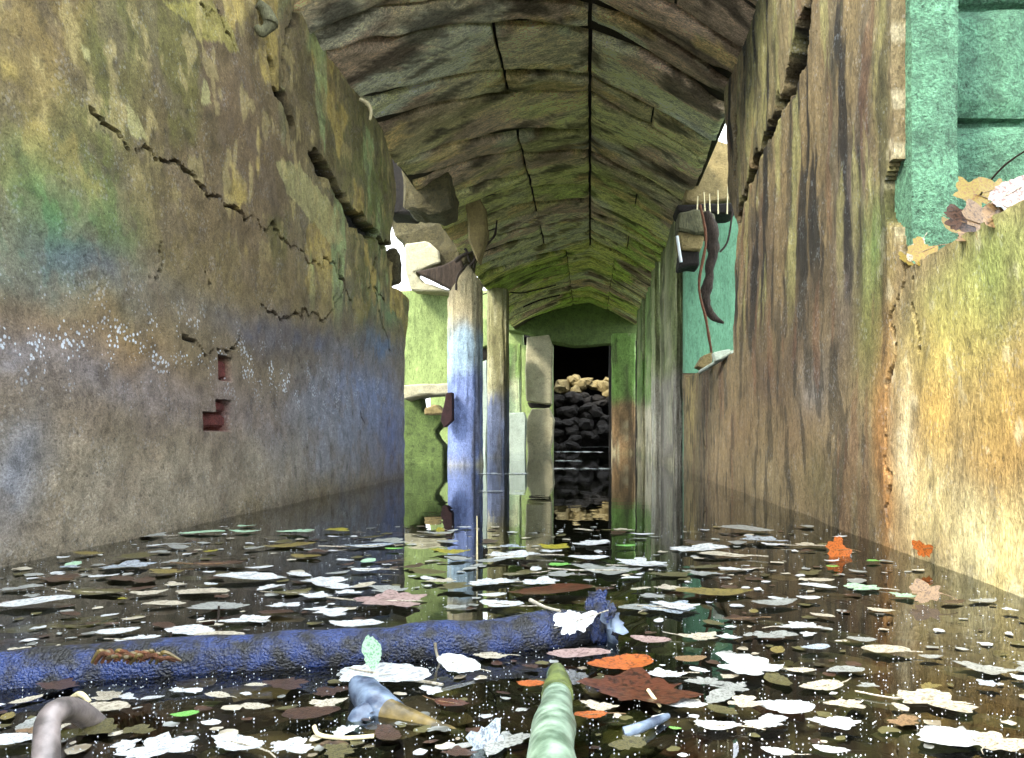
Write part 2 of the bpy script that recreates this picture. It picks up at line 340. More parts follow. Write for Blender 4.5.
def left_col(u, v):
    c = np.tile(lin('#86764c'), (len(u), 1))
    c = stain_and_light_blobs(u, v, c, XL, [  # stains, plus blue blobs that paint the sky's reflection into the wall colour
        (60, 30, .22, .45, '#a88a48', .9), (90, 90, .3, .3, '#8a7642', .7), (300, 40, .5, .5, '#857a52', .6),
        (150, 60, .35, .5, '#7c7040', .7), (225, 110, .5, .45, '#7a6346', .8), (270, 170, .6, .4, '#746244', .8),
        (45, 200, .20, .20, '#5f9a58', .8), (110, 215, .2, .16, '#66905a', .6), (60, 262, .25, .10, '#5a8a86', .7),
        (110, 30, .12, .7, '#66702f', .6), (10, 290, .25, .08, '#5a7f80', .6), (330, 235, .4, .2, '#8f8a6a', .7),
        (360, 170, .5, .5, '#86864c', .7), (375, 210, .3, .5, '#72873f', .7), (355, 300, .5, .12, '#66705e', .7), (390, 310, .4, .12, '#7d9a6a', .8),
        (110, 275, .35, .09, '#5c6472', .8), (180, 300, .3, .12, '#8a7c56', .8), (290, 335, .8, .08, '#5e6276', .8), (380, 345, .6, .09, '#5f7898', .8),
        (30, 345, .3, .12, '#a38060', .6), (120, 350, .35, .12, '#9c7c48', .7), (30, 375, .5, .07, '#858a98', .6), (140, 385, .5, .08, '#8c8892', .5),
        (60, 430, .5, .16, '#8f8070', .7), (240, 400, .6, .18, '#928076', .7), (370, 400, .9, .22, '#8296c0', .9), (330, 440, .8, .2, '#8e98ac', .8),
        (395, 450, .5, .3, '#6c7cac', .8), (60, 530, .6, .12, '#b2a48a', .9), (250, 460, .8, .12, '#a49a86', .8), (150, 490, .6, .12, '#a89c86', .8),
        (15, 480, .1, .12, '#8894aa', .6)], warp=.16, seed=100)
    up = sstep(.75, 1.15, v)
    c = patches(u, v, c, '#c2ab58', .60, 3.5, 2.6, 11, .85, .04, up)
    c = patches(u, v, c, '#6f6f2c', .57, 2.5, 1.4, 13, .6, .08, up)
    c = patches(u, v, c, '#a9c07c', .63, 4, 1.6, 15, .7, .05, up*sstep(3, 3.8, u))
    c = patches(u, v, c, '#5d5230', .58, 9, 7, 17, .5, .06, up)
    c = patches(u, v, c, '#7c6c58', .56, 14, 14, 18, .35, .05)
    # fine pale efflorescence specks in a band
    band = np.exp(-((v-.52-.03*np.sin(u*3))/.09)**2)
    spk = np.clip(band*.9*(1-.5*sstep(3, 5, u))+.10, 0, 1)
    # large pale peeled patches
    for pts in ([(275, 160), (300, 165), (330, 200), (345, 240), (335, 245), (305, 210), (285, 190)], [(200, 80), (210, 82), (211, 105), (201, 103)], [(125, 108), (135, 115), (145, 142), (128, 138)], [(84, 46), (92, 50), (92, 60), (84, 58)],
                [(165, 0), (215, 0), (235, 35), (240, 55), (228, 48), (212, 40), (205, 45), (190, 25)]):
        P = [LW(*q) for q in pts]
        t = in_poly(u+(fbm(u*20, v*20, 31)-.5)*.05, v+(fbm(u*20+4, v*20, 32)-.5)*.05, P)*1.
        c = mix(c, lin('#bdb777' if pts[0][0] != 165 else '#a9a04a'), t*.85*(.6+.5*fbm(u*12, v*12, 33)))
    _, msk = crackset(u, v, XL, LC)
    c = patches(u, v, c, '#c2b070', .62, 16, 8, 23, .5, .05, up)
    c = mix(c, lin('#050403'), np.clip(msk*1.1, 0, 1))
    c = mix(c, lin('#7c3a34'), recess(u, v)*.9)
    wet = 1-sstep(.0, .06, v+.03*(fbm(u*5, v*0, 9)-.5)); c = mix(c, lin('#6f6654'), wet*.5)
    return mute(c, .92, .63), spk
yl_end = LW(405, 400)[0]
def lwp(px, py): return LW(px, py)
left_poly = [(.55, -.15), (yl_end, -.15), lwp(405, 345), lwp(408, 300), lwp(402, 292), lwp(393, 285), lwp(397, 262), lwp(391, 238), lwp(396, 200), lwp(394, 165), lwp(384, 130), (5.0, ZL), (.55, ZL)]
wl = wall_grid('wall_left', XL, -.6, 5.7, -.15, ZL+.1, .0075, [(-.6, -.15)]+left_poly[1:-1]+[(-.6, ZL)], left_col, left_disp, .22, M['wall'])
tag(wl, kind='structure')
def brick_at(px0, py0, px1, py1):
    (u0, z1) = LW(px0, py0); (u1, z0) = LW(px1, py1)
    bm = bmesh.new(); bmesh.ops.create_cube(bm, size=1)
    for v_ in bm.verts: v_.co = Vector((XL-.045+v_.co.x*.06, (u0+u1)/2+v_.co.y*(u1-u0), (z0+z1)/2+v_.co.z*(z1-z0)))
    bmesh.ops.bevel(bm, geom=bm.edges[:], offset=.006, segments=2, affect='EDGES')
    return from_bm('brick', bm, M['brick'], wl)
brick_at(204, 414, 229, 427); brick_at(215, 402, 229, 412); brick_at(219, 360, 230, 379)

RC = [([(800, 20), (796, 62), (782, 100), (770, 130), (757, 160), (745, 190), (737, 212)], .034, .08),
      ([(899, 276), (890, 320), (892, 380), (888, 440), (893, 520)], .009, .02), ([(908, 275), (911, 320), (917, 350)], .008, .02),
      ([(806, 0), (800, 60)], .03, .04), ([(735, 120), (733, 180)], .02, .04), ([(704, 440), (706, 450)], .008, .02)]
def right_disp(u, v):
    dep, _ = crackset(u, v, XR, RC)
    return (fbm(u*1.4+5, v*1.4, 41)-.5)*.05+(fbm(u*22, v*6, 42)-.5)*.02*sstep(.5, 1., v)+(fbm(u*20, v*20, 43)-.5)*.006+dep
def right_col(u, v):
    c = np.tile(lin('#8a7650'), (len(u), 1))
    c = stain_and_light_blobs(u, v, c, XR, [
        (850, 60, .25, .6, '#8a7648', .8), (760, 60, .5, .6, '#7d7a4a', .8), (800, 200, .4, .5, '#7f6b40', .8), (830, 100, .06, .5, '#55503c', .8), (862, 110, .05, .4, '#3f3a34', .8),
        (880, 100, .05, .8, '#8f8a48', .8), (845, 250, .15, .3, '#575058', .8), (760, 280, .35, .4, '#5f4e3c', .8), (800, 330, .3, .2, '#4f4238', .7),
        (870, 300, .12, .2, '#7d7c38', .9), (870, 250, .08, .1, '#7fa04a', .8), (815, 390, .2, .1, '#8f8a86', .9), (800, 430, .3, .12, '#8d7452', .7), (850, 440, .25, .12, '#9a8560', .9),
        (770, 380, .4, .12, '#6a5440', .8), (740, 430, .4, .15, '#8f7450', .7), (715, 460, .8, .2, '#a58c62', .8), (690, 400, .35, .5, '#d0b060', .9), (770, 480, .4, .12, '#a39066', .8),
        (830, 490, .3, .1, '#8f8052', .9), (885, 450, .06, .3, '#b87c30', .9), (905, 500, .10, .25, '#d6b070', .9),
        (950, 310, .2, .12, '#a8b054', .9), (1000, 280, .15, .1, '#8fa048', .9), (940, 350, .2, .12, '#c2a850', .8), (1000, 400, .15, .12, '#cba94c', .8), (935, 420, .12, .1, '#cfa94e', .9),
        (1010, 450, .12, .1, '#b48a3c', .8), (980, 540, .2, .10, '#f0e0a0', 1), (930, 490, .14, .08, '#e6cf86', .9), (905, 440, .05, .12, '#efe0b0', .7), (1015, 560, .1, .1, '#e8d080', .9)], warp=.10, seed=200)  # pale yellow blobs near the water also paint in the warm glow there
    hi = sstep(.6, .95, v)
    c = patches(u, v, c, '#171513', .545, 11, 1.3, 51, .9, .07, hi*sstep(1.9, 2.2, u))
    c = patches(u, v, c, '#a09a58', .57, 8, 1.1, 53, .7, .07, hi*sstep(1.9, 2.2, u))
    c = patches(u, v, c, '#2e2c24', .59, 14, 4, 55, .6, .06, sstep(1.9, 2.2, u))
    c = patches(u, v, c, '#7d5236', .64, 9, 1.6, 57, .4, .06, sstep(1.9, 2.2, u))
    c = patches(u, v, c, '#e6dcb4', .66, 22, 14, 59, .35, .08, 1-sstep(1.9, 2.3, u))
    _, msk = crackset(u, v, XR, RC); c = mix(c, lin('#060506'), np.clip(msk*1.1, 0, 1))
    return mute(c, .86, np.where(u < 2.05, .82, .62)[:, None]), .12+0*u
yo = RW(893, 300)[0]; sill = CH+.402
o2a, o2b = 4.20, 6.60
right_poly = [(-.6, -.15), (o2b, -.15), (o2b, CH+.52), (o2b-.2, CH+.46), (o2a, CH+.44), (o2a, RW(735, 225)[1]), (4.45, RW(728, 190)[1]), (4.5, ZR), (yo, ZR), (yo, RW(893, 160)[1]), (yo+.03, RW(888, 165)[1]), (yo+.07, RW(880, 185)[1]), (yo+.06, RW(880, 222)[1]), (yo, RW(893, 228)[1]), (yo-.04, sill), (-.6, sill)]
wr = wall_grid('wall_right', XR, -.6, 6.7, -.15, ZR+.1, .0085, right_poly, right_col, right_disp, .13, M['streak'])
tag(wr, kind='structure')

# far pieces of the side walls: pilasters standing between the openings
def post_grid(name, x0, x1, y0, y1, z1f, colf, mat, rnd=.08, seg=20, nz=70, lean=0, flute=.01, seed=0):
    """upright pier with a rounded rectangular section, rough faces and a broken top"""
    cx, cy = (x0+x1)/2, (y0+y1)/2; hx, hy = (x1-x0)/2, (y1-y0)/2
    V = []; n = seg*4
    zs = np.linspace(-.15, 1, nz)
    ring = []
    for k in range(n):
        a = 2*math.pi*(k+.5)/n; e = .35
        ca, sa = math.cos(a), math.sin(a)
        ring.append((math.copysign(abs(ca)**(e+rnd), ca), math.copysign(abs(sa)**(e+rnd), sa)))
    ring = np.array(ring)
    for j in range(nz):
        t = j/(nz-1)
        for k in range(n):
            X = cx+hx*ring[k, 0]; Y = cy+hy*ring[k, 1]
            top = z1f(X, Y); Z = -.15+(top+.15)*t
            d = flute*2*(fbm(np.array(k*.55+seed), np.array(Z*1.2), seed+5, 3)-.5)+.015*(fbm(np.array(k*.9), np.array(Z*9), seed+6, 3)-.5)
            V.append((X+ring[k, 0]*d+lean*Z, Y+ring[k, 1]*d, Z))
    Fc = [(j*n+k, j*n+(k+1) % n, (j+1)*n+(k+1) % n, (j+1)*n+k) for j in range(nz-1) for k in range(n)]
    V.append((cx, cy, z1f(cx, cy))); c0 = len(V)-1
    Fc = [f for f in Fc]; tri = [((nz-1)*n+k, (nz-1)*n+(k+1) % n, c0) for k in range(n)]
    V = np.array(V); return mesh_obj(name, V, Fc+tri, mat, None, colf(V))
def pcol(base, bands, seed):
    def f(V):
        ang = V[:, 0]*9+V[:, 1]*7; z = V[:, 2]
        c = np.tile(lin(base), (len(V), 1))
        for (za, zb, colr, st) in bands:
            t = sstep(za-.12, za+.12, z+.25*(fbm(ang, z*2, seed)-.5))*(1-sstep(zb-.12, zb+.12, z+.25*(fbm(ang, z*2, seed+3)-.5)))*st
            c = mix(c, lin(colr), t)
        c = patches(ang*.6, z, c, '#4a4432', .56, 1.6, 1.2, seed+9, .6, .08)
        c = patches(ang*.6, z, c, '#b5b080', .60, 2.2, 1.0, seed+12, .5, .06)
        return mute(c, .72, 1.0)
    return f
pA = post_grid('concrete_pillar', -1.37, -1.045, 7.55, 7.95, lambda x, y: 1.62+.28*(1-abs((x+1.15)/.2)), pcol('#8a8560', [(0, .95, '#5f74ac', 1), (.9, 1.35, '#7fa0b8', .9), (1.3, 2, '#9a8a5c', .9)], 300), M['streak'], rnd=.45, seed=3)
tag(pA, 'bluish round-faced pillar with a broken pointed top left of the passage', 'pillar')
pB = post_grid('concrete_pillar', -1.31, -1.05, 10.1, 10.5, lambda x, y: 2.15, pcol('#77744a', [(0, .85, '#56648a', .95), (.9, 2.2, '#7c7640', .9)], 320), M['streak'], rnd=.2, seed=8)
tag(pB, 'narrow pillar, olive above and slate blue below, behind the pointed blue pillar', 'pillar')
pC = post_grid('concrete_pillar', -1.40, -1.13, 13.0, 13.25, lambda x, y: 1.78, pcol('#a8c470', [(0, .5, '#d8dcc0', .9), (.5, 1.3, '#c8dca0', .8), (1.2, 2, '#98c040', .9)], 340), M['wall'], rnd=.05, seed=12)
tag(pC, 'slim pale green pillar above the white slab at the far end', 'pillar')
pG = post_grid('concrete_pillar', .36, .74, 13.0, 13.4, lambda x, y: 1.95, pcol('#8a7440', [(0, .85, '#96713c', .95), (.85, 2.2, '#6fa020', .95)], 360), M['streak'], rnd=.02, seed=17)
tag(pG, 'square pillar, bright mossy green above and brown below, right of the dark doorway', 'pillar')
def far_pil(x0, x1, y0, y1, base, bands, seed, lab):
    o = post_grid('concrete_pillar', x0, x1, y0, y1, lambda x, y: ZR+.02, pcol(base, bands, seed), M['streak'], rnd=-.12, seg=40, seed=seed, flute=.03)
    return tag(o, lab, 'pillar')
far_pil(.765, 1.02, 6.95, 8.7, '#8a8460', [(0, .9, '#8d8474', .9), (.9, 2.4, '#6f7c34', .9)], 381, 'broad weathered pillar, grey below and mossy above, beyond the right-hand opening')
far_pil(.745, 1.02, 8.95, 9.6, '#a09c78', [(0, 1.0, '#b3ac98', .95), (1.0, 2.4, '#8d9c50', .9)], 391, 'narrow light grey pillar second beyond the right-hand opening')
far_pil(.77, 1.02, 9.75, 11.1, '#8f9a60', [(0, .7, '#cdbf98', .95), (.7, 2.4, '#7ea43c', .95)], 401, 'pillar with a pale streaked foot third beyond the right-hand opening')
far_pil(.75, 1.02, 11.3, 12.8, '#7f8a50', [(0, .8, '#a89a70', .9), (.8, 2.4, '#5f8a20', .95)], 411, 'mossy pillar fourth beyond the right-hand opening next to the square pillar')

# ---------------------------------------------------------------- ceiling: backing plus separate slabs
def arch(x):
    if x >= 0:
        t = x/XR; return ZT-(ZT-ZR)*(.75*t+.25*t*t)
    t = -x/1.25; return ZT-(ZT-ZL)*(.35*t+.65*t*t)
def arr(x): return np.vectorize(arch)(x)
def ceil_col(X, Y):
    c = np.tile(lin('#96826a'), (len(X), 1))
    c = patches(X, Y, c, '#4a3c2c', .50, 1.1, 1.6, 501, .8, .12)
    c = patches(X, Y, c, '#a39a78', .54, 1.6, 2.6, 503, .85, .08)
    c = patches(X, Y, c, '#b0ae92', .60, 1.7, 2.2, 505, .8, .06, 1-sstep(5.5, 7.5, Y))
    far = sstep(6.0, 8.5, Y)
    c = patches(X, Y, c, '#a5a266', .42, 1.3, 2, 507, .75, .12, sstep(4.6, 6, Y))
    c = patches(X, Y, c, '#8ba03c', .48, 1.2, 1.1, 509, .85, .08, far)
    c = patches(X, Y, c, '#1a140e', .60, 3.5, 7, 511, .75, .06)
    c = patches(X, Y, c, '#b09a60', .62, 3, 5, 513, .6, .05)
    return c
bk = []
ceil_root = None
def ceil_backing(y0, y1):
    xs = np.linspace(-1.32, .86, 24); V = []; Fc = []
    for y in (y0, y1):
        for x in xs: V.append((x, y, arch(min(max(x, -1.3), .8))+.05))
        for x in xs[::-1]: V.append((x, y, arch(min(max(x, -1.3), .8))+.30))
    n = 48
    for i in range(n): Fc.append((i, (i+1) % n, n+(i+1) % n, n+i))
    Fc.append(tuple(range(n))[::-1]); Fc.append(tuple(range(n, 2*n)))
    return mesh_obj('ceiling', V, Fc, M['earth'], None, None, False)
ceil_root = ceil_backing(CEIL_START, 14.3); tag(ceil_root, kind='structure')
joints = [CEIL_START, 3.1, 3.62, 4.0, 4.32, 4.60, 5.2, 5.54, 6.15, 6.6, 7.12, 7.5, 7.95, 8.35, 8.7, 9.2, 9.6, 10.0, 10.5, 11, 11.5, 12, 12.5, 13, 13.5, 14.25]
def skew(x): return (.62*x if x < 0 else .12*x)
k = 0
for r_, (ya, yb) in enumerate(zip(joints[:-1], joints[1:])):
    cols = [(-1.30, -.54), (-.52, -.012), (.012, .82)]
    if r_ % 3 == 1: cols = [(-1.30, -.012), (.012, .82)]
    if r_ % 4 == 2: cols = [(-1.30, -.54), (-.52, -.012), (.012, .42), (.435, .82)]
    if r_ > 16: cols = [(-1.30, -.3), (-.29, .3), (.31, .82)]
    for (xa, xb) in cols:
        nx = max(6, int((xb-xa)/.035)); ny = max(6, int((yb-ya)/.03))
        s, t = np.meshgrid(np.linspace(0, 1, nx), np.linspace(0, 1, ny)); s = s.ravel(); t = t.ravel()
        gap = random.uniform(.012, .036) if yb < 8 else random.uniform(.012, .034)
        X = xa+(xb-xa)*s
        ng = .05 if yb < 9 else .06; y_lo = ya+gap+ng*sstep(.44, .62, fbm(X*2.3+r_*3, X*0, 690+r_, 3))+.05*(fbm(X*4+r_, X*0, 600+r_, 3)-.5); y_hi = yb-gap-ng*sstep(.5, .72, fbm(X*2.3+r_*3+3, X*0, 691+r_, 3))+.05*(fbm(X*4+r_+1, X*0, 600+r_+1, 3)-.5)
        Y = y_lo+(y_hi-y_lo)*t+np.where(X < 0, .62*X*sstep(3.2, 4.6, np.full(X.shape, (ya+yb)/2)), .12*X)
        ej = .012*(fbm(Y*8, X*0, 640+r_, 2)-.5); X = X+ej*((s == 0)+(s == 1))
        tilt = random.uniform(-.02, .02); drop = random.uniform(-.012, .016)
        edge = np.minimum(np.minimum(s, 1-s)*(xb-xa), np.minimum(t, 1-t)*(yb-ya))
        rr = .016*np.clip(1-edge/.03, 0, 1)**2
        Z = arr(np.clip(X, -1.3, .8))-drop-.0+tilt*(t-.5)*2+rr+.03*(fbm(X*3, Y*6, 650, 3)-.5)+.012*(fbm(X*5, Y*34, 655, 2)-.5)
        Y = np.maximum(Y, CEIL_START-.9)
        n = nx*ny; V = np.c_[X, Y, Z]; B = V.copy(); B[:, 2] += .10
        idx = np.arange(n).reshape(ny, nx)
        q = [tuple(a) for a in np.stack([idx[:-1, :-1], idx[1:, :-1], idx[1:, 1:], idx[:-1, 1:]], -1).reshape(-1, 4)]
        rim = list(idx[0, :])+list(idx[1:, -1])+list(idx[-1, -2::-1])+list(idx[-2:0:-1, 0])
        Fr = [(rim[(i+1) % len(rim)], rim[i], rim[i]+n, rim[(i+1) % len(rim)]+n) for i in range(len(rim))]
        top = [tuple(np.array(rim)+n)]
        cc = np.clip(mute(ceil_col(X, Y), .9)*random.uniform(1.8, 2.9)*(1+.25*sstep(6, 9, Y))[:, None], 0, .9)  # slab colour raised, most at the far end, in place of missing light
        mesh_obj('ceiling_slab', np.concatenate([V, B]), q+Fr+top, M['ceil'], ceil_root, np.concatenate([cc, cc*.5]))

# ---------------------------------------------------------------- broken blocks: irregular prisms with real depth
def prism(name, pts, D, depth, mat, rough=.012, seed=0, parent=None, lean=0, bevel=.015):
    """pts: outline in the picture seen at distance D; the block runs back from D by depth"""
    bm = bmesh.new(); vs = [bm.verts.new(at(a, b, D)) for a, b in pts]
    f = bm.faces.new(vs)
    r = bmesh.ops.extrude_face_region(bm, geom=[f])
    for v in [g for g in r['geom'] if isinstance(g, bmesh.types.BMVert)]: v.co.y += depth; v.co.x += lean
    bmesh.ops.recalc_face_normals(bm, faces=bm.faces[:])
    bmesh.ops.bevel(bm, geom=bm.edges[:], offset=bevel, segments=1, affect='EDGES')
    bmesh.ops.triangulate(bm, faces=bm.faces[:])
    bmesh.ops.subdivide_edges(bm, edges=[e for e in bm.edges if e.calc_length() > .05], cuts=3, use_grid_fill=False)
    bmesh.ops.triangulate(bm, faces=bm.faces[:])
    for v in bm.verts:
        n = mnoise.noise_vector(v.co*6+Vector((seed, 0, 0)))*rough+mnoise.noise_vector(v.co*22)*rough*.5
        v.co += n
    return from_bm(name, bm, mat, parent)
def rect(x0, y0, x1, y1): return [(x0, y0), (x1, y0+1), (x1-1, y1), (x0+1, y1)]
def P(name, pts, D, dep, mat, lab, cat, **k):
    return tag(prism(name, pts, D, dep, M[mat], **k), lab, cat)
# left opening
t = prism('wall_outer_left', [(330, 292), (400, 291), (460, 289), (470, 386), (330, 386)], 8.3, .3, M['lime']); tag(t, kind='structure')
P('stone_block', [(402, 385), (450, 383), (450, 394), (421, 395), (404, 400)], 7.7, .5, 'pale', 'flat pale ledge stone at the foot of the lime green wall', 'stone')
P('stone_block', [(398, 398), (420, 396), (422, 412), (448, 414), (440, 425), (434, 432), (438, 440), (444, 447), (443, 470), (396, 472)], 7.95, .3, 'moss', 'large mossy block in the left opening beneath the pale ledge', 'stone')
P('stone_block', [(424, 408), (436, 404), (445, 414), (424, 415)], 7.6, .2, 'ochre', 'small ochre stone inside the dark hollow behind the bluish pillar', 'stone', rough=.006)
P('stone_block', [(446, 393), (452, 392), (452, 420), (444, 428), (440, 420)], 7.40, .12, 'dark_brick', 'reddish brick stub beside the bluish pillar in the dark hollow', 'brick', rough=.006, bevel=.006)
P('broken_slab', [(402, 152), (415, 150), (440, 166), (448, 172), (451, 205), (440, 214), (418, 210), (403, 208)], 6.0, .35, 'slab', 'squarish leaning slab hanging under the ceiling at the left opening', 'slab', rough=.03)
P('broken_slab', [(463, 190), (474, 188), (484, 205), (486, 232), (478, 262), (468, 240)], 6.9, .2, 'ochre', 'tall pointed slab wedged above the bluish pillar', 'slab')
P('broken_slab', [(388, 208), (450, 212), (470, 214), (480, 234), (466, 262), (440, 268), (412, 266), (408, 246), (396, 238)], 8.1, .55, 'slab', 'wide sagging slab edge below the hanging squarish slab', 'slab', rough=.045)
P('broken_slab', [(405, 243), (425, 240), (438, 250), (440, 262), (414, 272), (424, 282), (454, 292), (410, 290), (404, 270)], 8.0, .25, 'pale', 'bright pale yellow fallen slab piece in daylight at the left opening', 'slab')
P('broken_slab', [(415, 271), (440, 266), (460, 256), (463, 270), (456, 291), (440, 284)], 7.9, .15, 'timber', 'brown triangular slab underside left of the pillar top', 'slab')
P('broken_slab', [(386, 248), (394, 246), (398, 262), (396, 280), (384, 284), (378, 268)], 5.1, .16, 'slab', 'small cracked lump at the upper corner of the left wall', 'slab')
P('broken_slab', [(386, 135), (400, 140), (410, 152), (413, 214), (386, 214)], 6.7, .3, 'dark', 'dark block added to fill the black gap behind the hanging squarish slab', 'slab')  # added dark block covers bright sky in the black gap
# far end stones
P('stone_block', [(527, 337), (549, 335), (552, 345), (551, 404), (540, 403), (526, 401), (525, 370)], 13.5, .42, 'pale', 'upper cream block of the far stone stack left of the doorway', 'stone')
P('stone_block', [(531, 409), (549, 408), (554, 420), (552, 440), (549, 456), (528, 456), (525, 425)], 13.5, .45, 'pale', 'lower rounded cream block of the far stone stack', 'stone')
P('stone_block', [(527, 402), (551, 404), (549, 408), (530, 408)], 13.95, .2, 'dark', 'thin dark piece painting the shaded gap between the two cream blocks', 'stone')  # dark piece added where the stack only has a gap
P('stone_slab', [(506, 413), (524, 412), (526, 418), (525, 460), (503, 460), (504, 440)], 12.8, .2, 'white', 'upright whitish slab standing in the water beside the cream stack', 'slab', rough=.006)
P('stone_block', [(480, 318), (488, 316), (488, 345), (481, 348)], 12.5, .3, 'lime', 'upper lime green block seen between the first two left pillars', 'stone')
P('stone_block', [(480, 362), (487, 360), (488, 400), (486, 458), (479, 458)], 12.5, .3, 'white', 'tall whitish block seen between the first two left pillars', 'stone')
P('stone_block', [(480, 349), (488, 348), (488, 359), (481, 360)], 12.6, .3, 'dark', 'small dark block between the lime green and whitish blocks', 'stone')
# outer cross wall, lintel, chamber
bw = prism('wall_back', [(430, 290), (523, 290), (523, 345), (553, 345), (553, 460), (430, 460)], 14.4, .25, M['lime']); tag(bw, kind='structure')
br = prism('wall_back', [(609, 340), (700, 340), (700, 460), (609, 460)], 14.4, .25, M['dark']); tag(br, kind='structure')
P('lintel', [(505, 296), (560, 300), (650, 300), (650, 336), (612, 343), (575, 346), (552, 342), (524, 332), (507, 330)], 14.0, .4, 'moss', 'mossy concrete lintel spanning the passage over the dark doorway', 'beam')
for nm, a, b, zz in (('wall_chamber_left', -1.6, 14.7, 0), ('wall_chamber_right', 1.5, 14.7, 0)):
    bm = bmesh.new(); bmesh.ops.create_cube(bm, size=1)
    for v in bm.verts: v.co = Vector((a+v.co.x*.2, 18.4+v.co.y*7.6, 1.2+v.co.z*2.8))
    tag(from_bm(nm, bm, M['dark']), kind='structure')
bm = bmesh.new(); bmesh.ops.create_cube(bm, size=1)
for v in bm.verts: v.co = Vector((v.co.x*3.4, 20+v.co.y*4.8, 2.55+v.co.z*.2))
tag(from_bm('ceiling', bm, M['dark']), kind='structure')
bm = bmesh.new(); bmesh.ops.create_cube(bm, size=1)
for v in bm.verts: v.co = Vector((v.co.x*3.4, 22.3+v.co.y*.2, 1.2+v.co.z*2.8))
tag(from_bm('wall_back', bm, M['dark']), kind='structure')
def rock(name, loc, sz, mat, seed, parent=None):
    bm = bmesh.new(); bmesh.ops.create_icosphere(bm, subdivisions=2, radius=1)
    for v in bm.verts:
        v.co *= 1+.5*mnoise.noise(v.co*1.3+Vector((seed*3.1, 0, 0)))
        v.co = Vector((v.co.x*sz[0], v.co.y*sz[1], v.co.z*sz[2]))
    o = from_bm(name, bm, mat, parent); o.location = loc; return o
rt = empty('rubble_heap', (0, 16.5, 0)); tag(rt, 'heap of stones with painted-in shade filling the doorway at the far end', 'rubble')
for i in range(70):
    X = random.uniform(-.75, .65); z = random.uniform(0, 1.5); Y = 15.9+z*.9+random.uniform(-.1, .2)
    o = rock('stone', (X, Y-16.5, z), (random.uniform(.10, .2), .16, random.uniform(.07, .14)), M['dark' if z < 1.15 else 'ochre'], i, rt)  # lit ochre top and shaded dark foot are put into the stone colours
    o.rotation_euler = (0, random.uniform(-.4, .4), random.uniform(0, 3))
# ---------------------------------------------------------------- right openings
OW = empty('wall_outer_right', (0, 2.15, 0)); tag(OW, kind='structure')
def rough_block(name, x0, x1, y0, y1, z0, z1, mat, parent, amp=.02, seed=0, off=(0, 0, 0), rnd=.03, res=.03):
    nx = max(4, int((x1-x0)/res)); nz = max(4, int((z1-z0)/res))
    s, t = np.meshgrid(np.linspace(0, 1, nx), np.linspace(0, 1, nz)); s = s.ravel(); t = t.ravel()
    X = x0+(x1-x0)*s; Z = z0+(z1-z0)*t
    e = np.minimum(np.minimum(s, 1-s)*(x1-x0), np.minimum(t, 1-t)*(z1-z0))
    Y = y0+rnd*np.clip(1-e/(rnd*1.3), 0, 1)**2+amp*(fbm(X*9, Z*9, seed, 4)-.5)
    V = np.c_[X, Y, Z]-np.array(off); B = V.copy(); B[:, 1] = y1-off[1]; n = nx*nz
    idx = np.arange(n).reshape(nz, nx)
    q = [tuple(a) for a in np.stack([idx[:-1, :-1], idx[:-1, 1:], idx[1:, 1:], idx[1:, :-1]], -1).reshape(-1, 4)]
    rim = list(idx[0, :])+list(idx[1:, -1])+list(idx[-1, -2::-1])+list(idx[-2:0:-1, 0])
    Fr = [(rim[(i+1) % len(rim)], rim[i], rim[i]+n, rim[(i+1) % len(rim)]+n) for i in range(len(rim))]
    return mesh_obj(name, np.concatenate([V, B]), q+Fr+[tuple(np.array(rim)+n)], mat, parent, None)
rough_block('render_backing', .80, 2.6, 2.20, 2.40, -.15, 2.1, M['green_block'], OW, .02, 1, (0, 2.15, 0))
rough_block('corner_render', .80, .92, 2.13, 2.25, -.15, 2.1, M['green_block'], OW, .015, 2, (0, 2.15, 0), .01)
rough_block('jamb_render', .79, .905, 1.955, 2.12, .66, 2.3, M['green_block'], OW, .02, 5, (0, 2.15, 0), .012)
for i, (za, zb) in enumerate(((-.1, .19), (.21, .50), (.52, .81), (.83, 1.115), (1.14, 1.43), (1.455, 1.75), (1.77, 2.08))):
    xs = [.925, 1.45, 2.0, 2.58] if i % 2 else [.925, 1.20, 1.72, 2.25, 2.58]
    if i in (2, 3): xs[0] = .925
    for a, b in zip(xs[:-1], xs[1:]):
        rough_block('block', a, b-.02, 2.135, 2.25, za, zb, M['green_block'], OW, .035, 10+i, (0, 2.15, 0), .03)
OW2 = empty('wall_outer_right', (0, 6.72, 0)); tag(OW2, kind='structure')
rough_block('render_panel', .80, 2.2, 6.72, 6.9, -.15, 2.32, M['mint'], OW2, .04, 3, (0, 6.72, 0), .02, .05)
# ground banks outside
def bank(x0, x1, seed):
    nx, ny = 16, 40; s, t = np.meshgrid(np.linspace(0, 1, nx), np.linspace(0, 1, ny)); s = s.ravel(); t = t.ravel()
    X = x0+(x1-x0)*s; Y = -1+22*t; Z = -.2+1.5*s**.7+.35*(fbm(X, Y, seed)-.5)
    idx = np.arange(nx*ny).reshape(ny, nx)
    q = [tuple(a) for a in np.stack([idx[:-1, :-1], idx[:-1, 1:], idx[1:, 1:], idx[1:, :-1]], -1).reshape(-1, 4)]
    return mesh_obj('earth_bank', np.c_[X, Y, Z], q, M['moss'])
tag(bank(2.7, 6.5, 91), 'mossy earth bank outside the right wall', 'bank'); tag(bank(-2.9, -6.5, 92), 'mossy earth bank outside the left wall', 'bank')
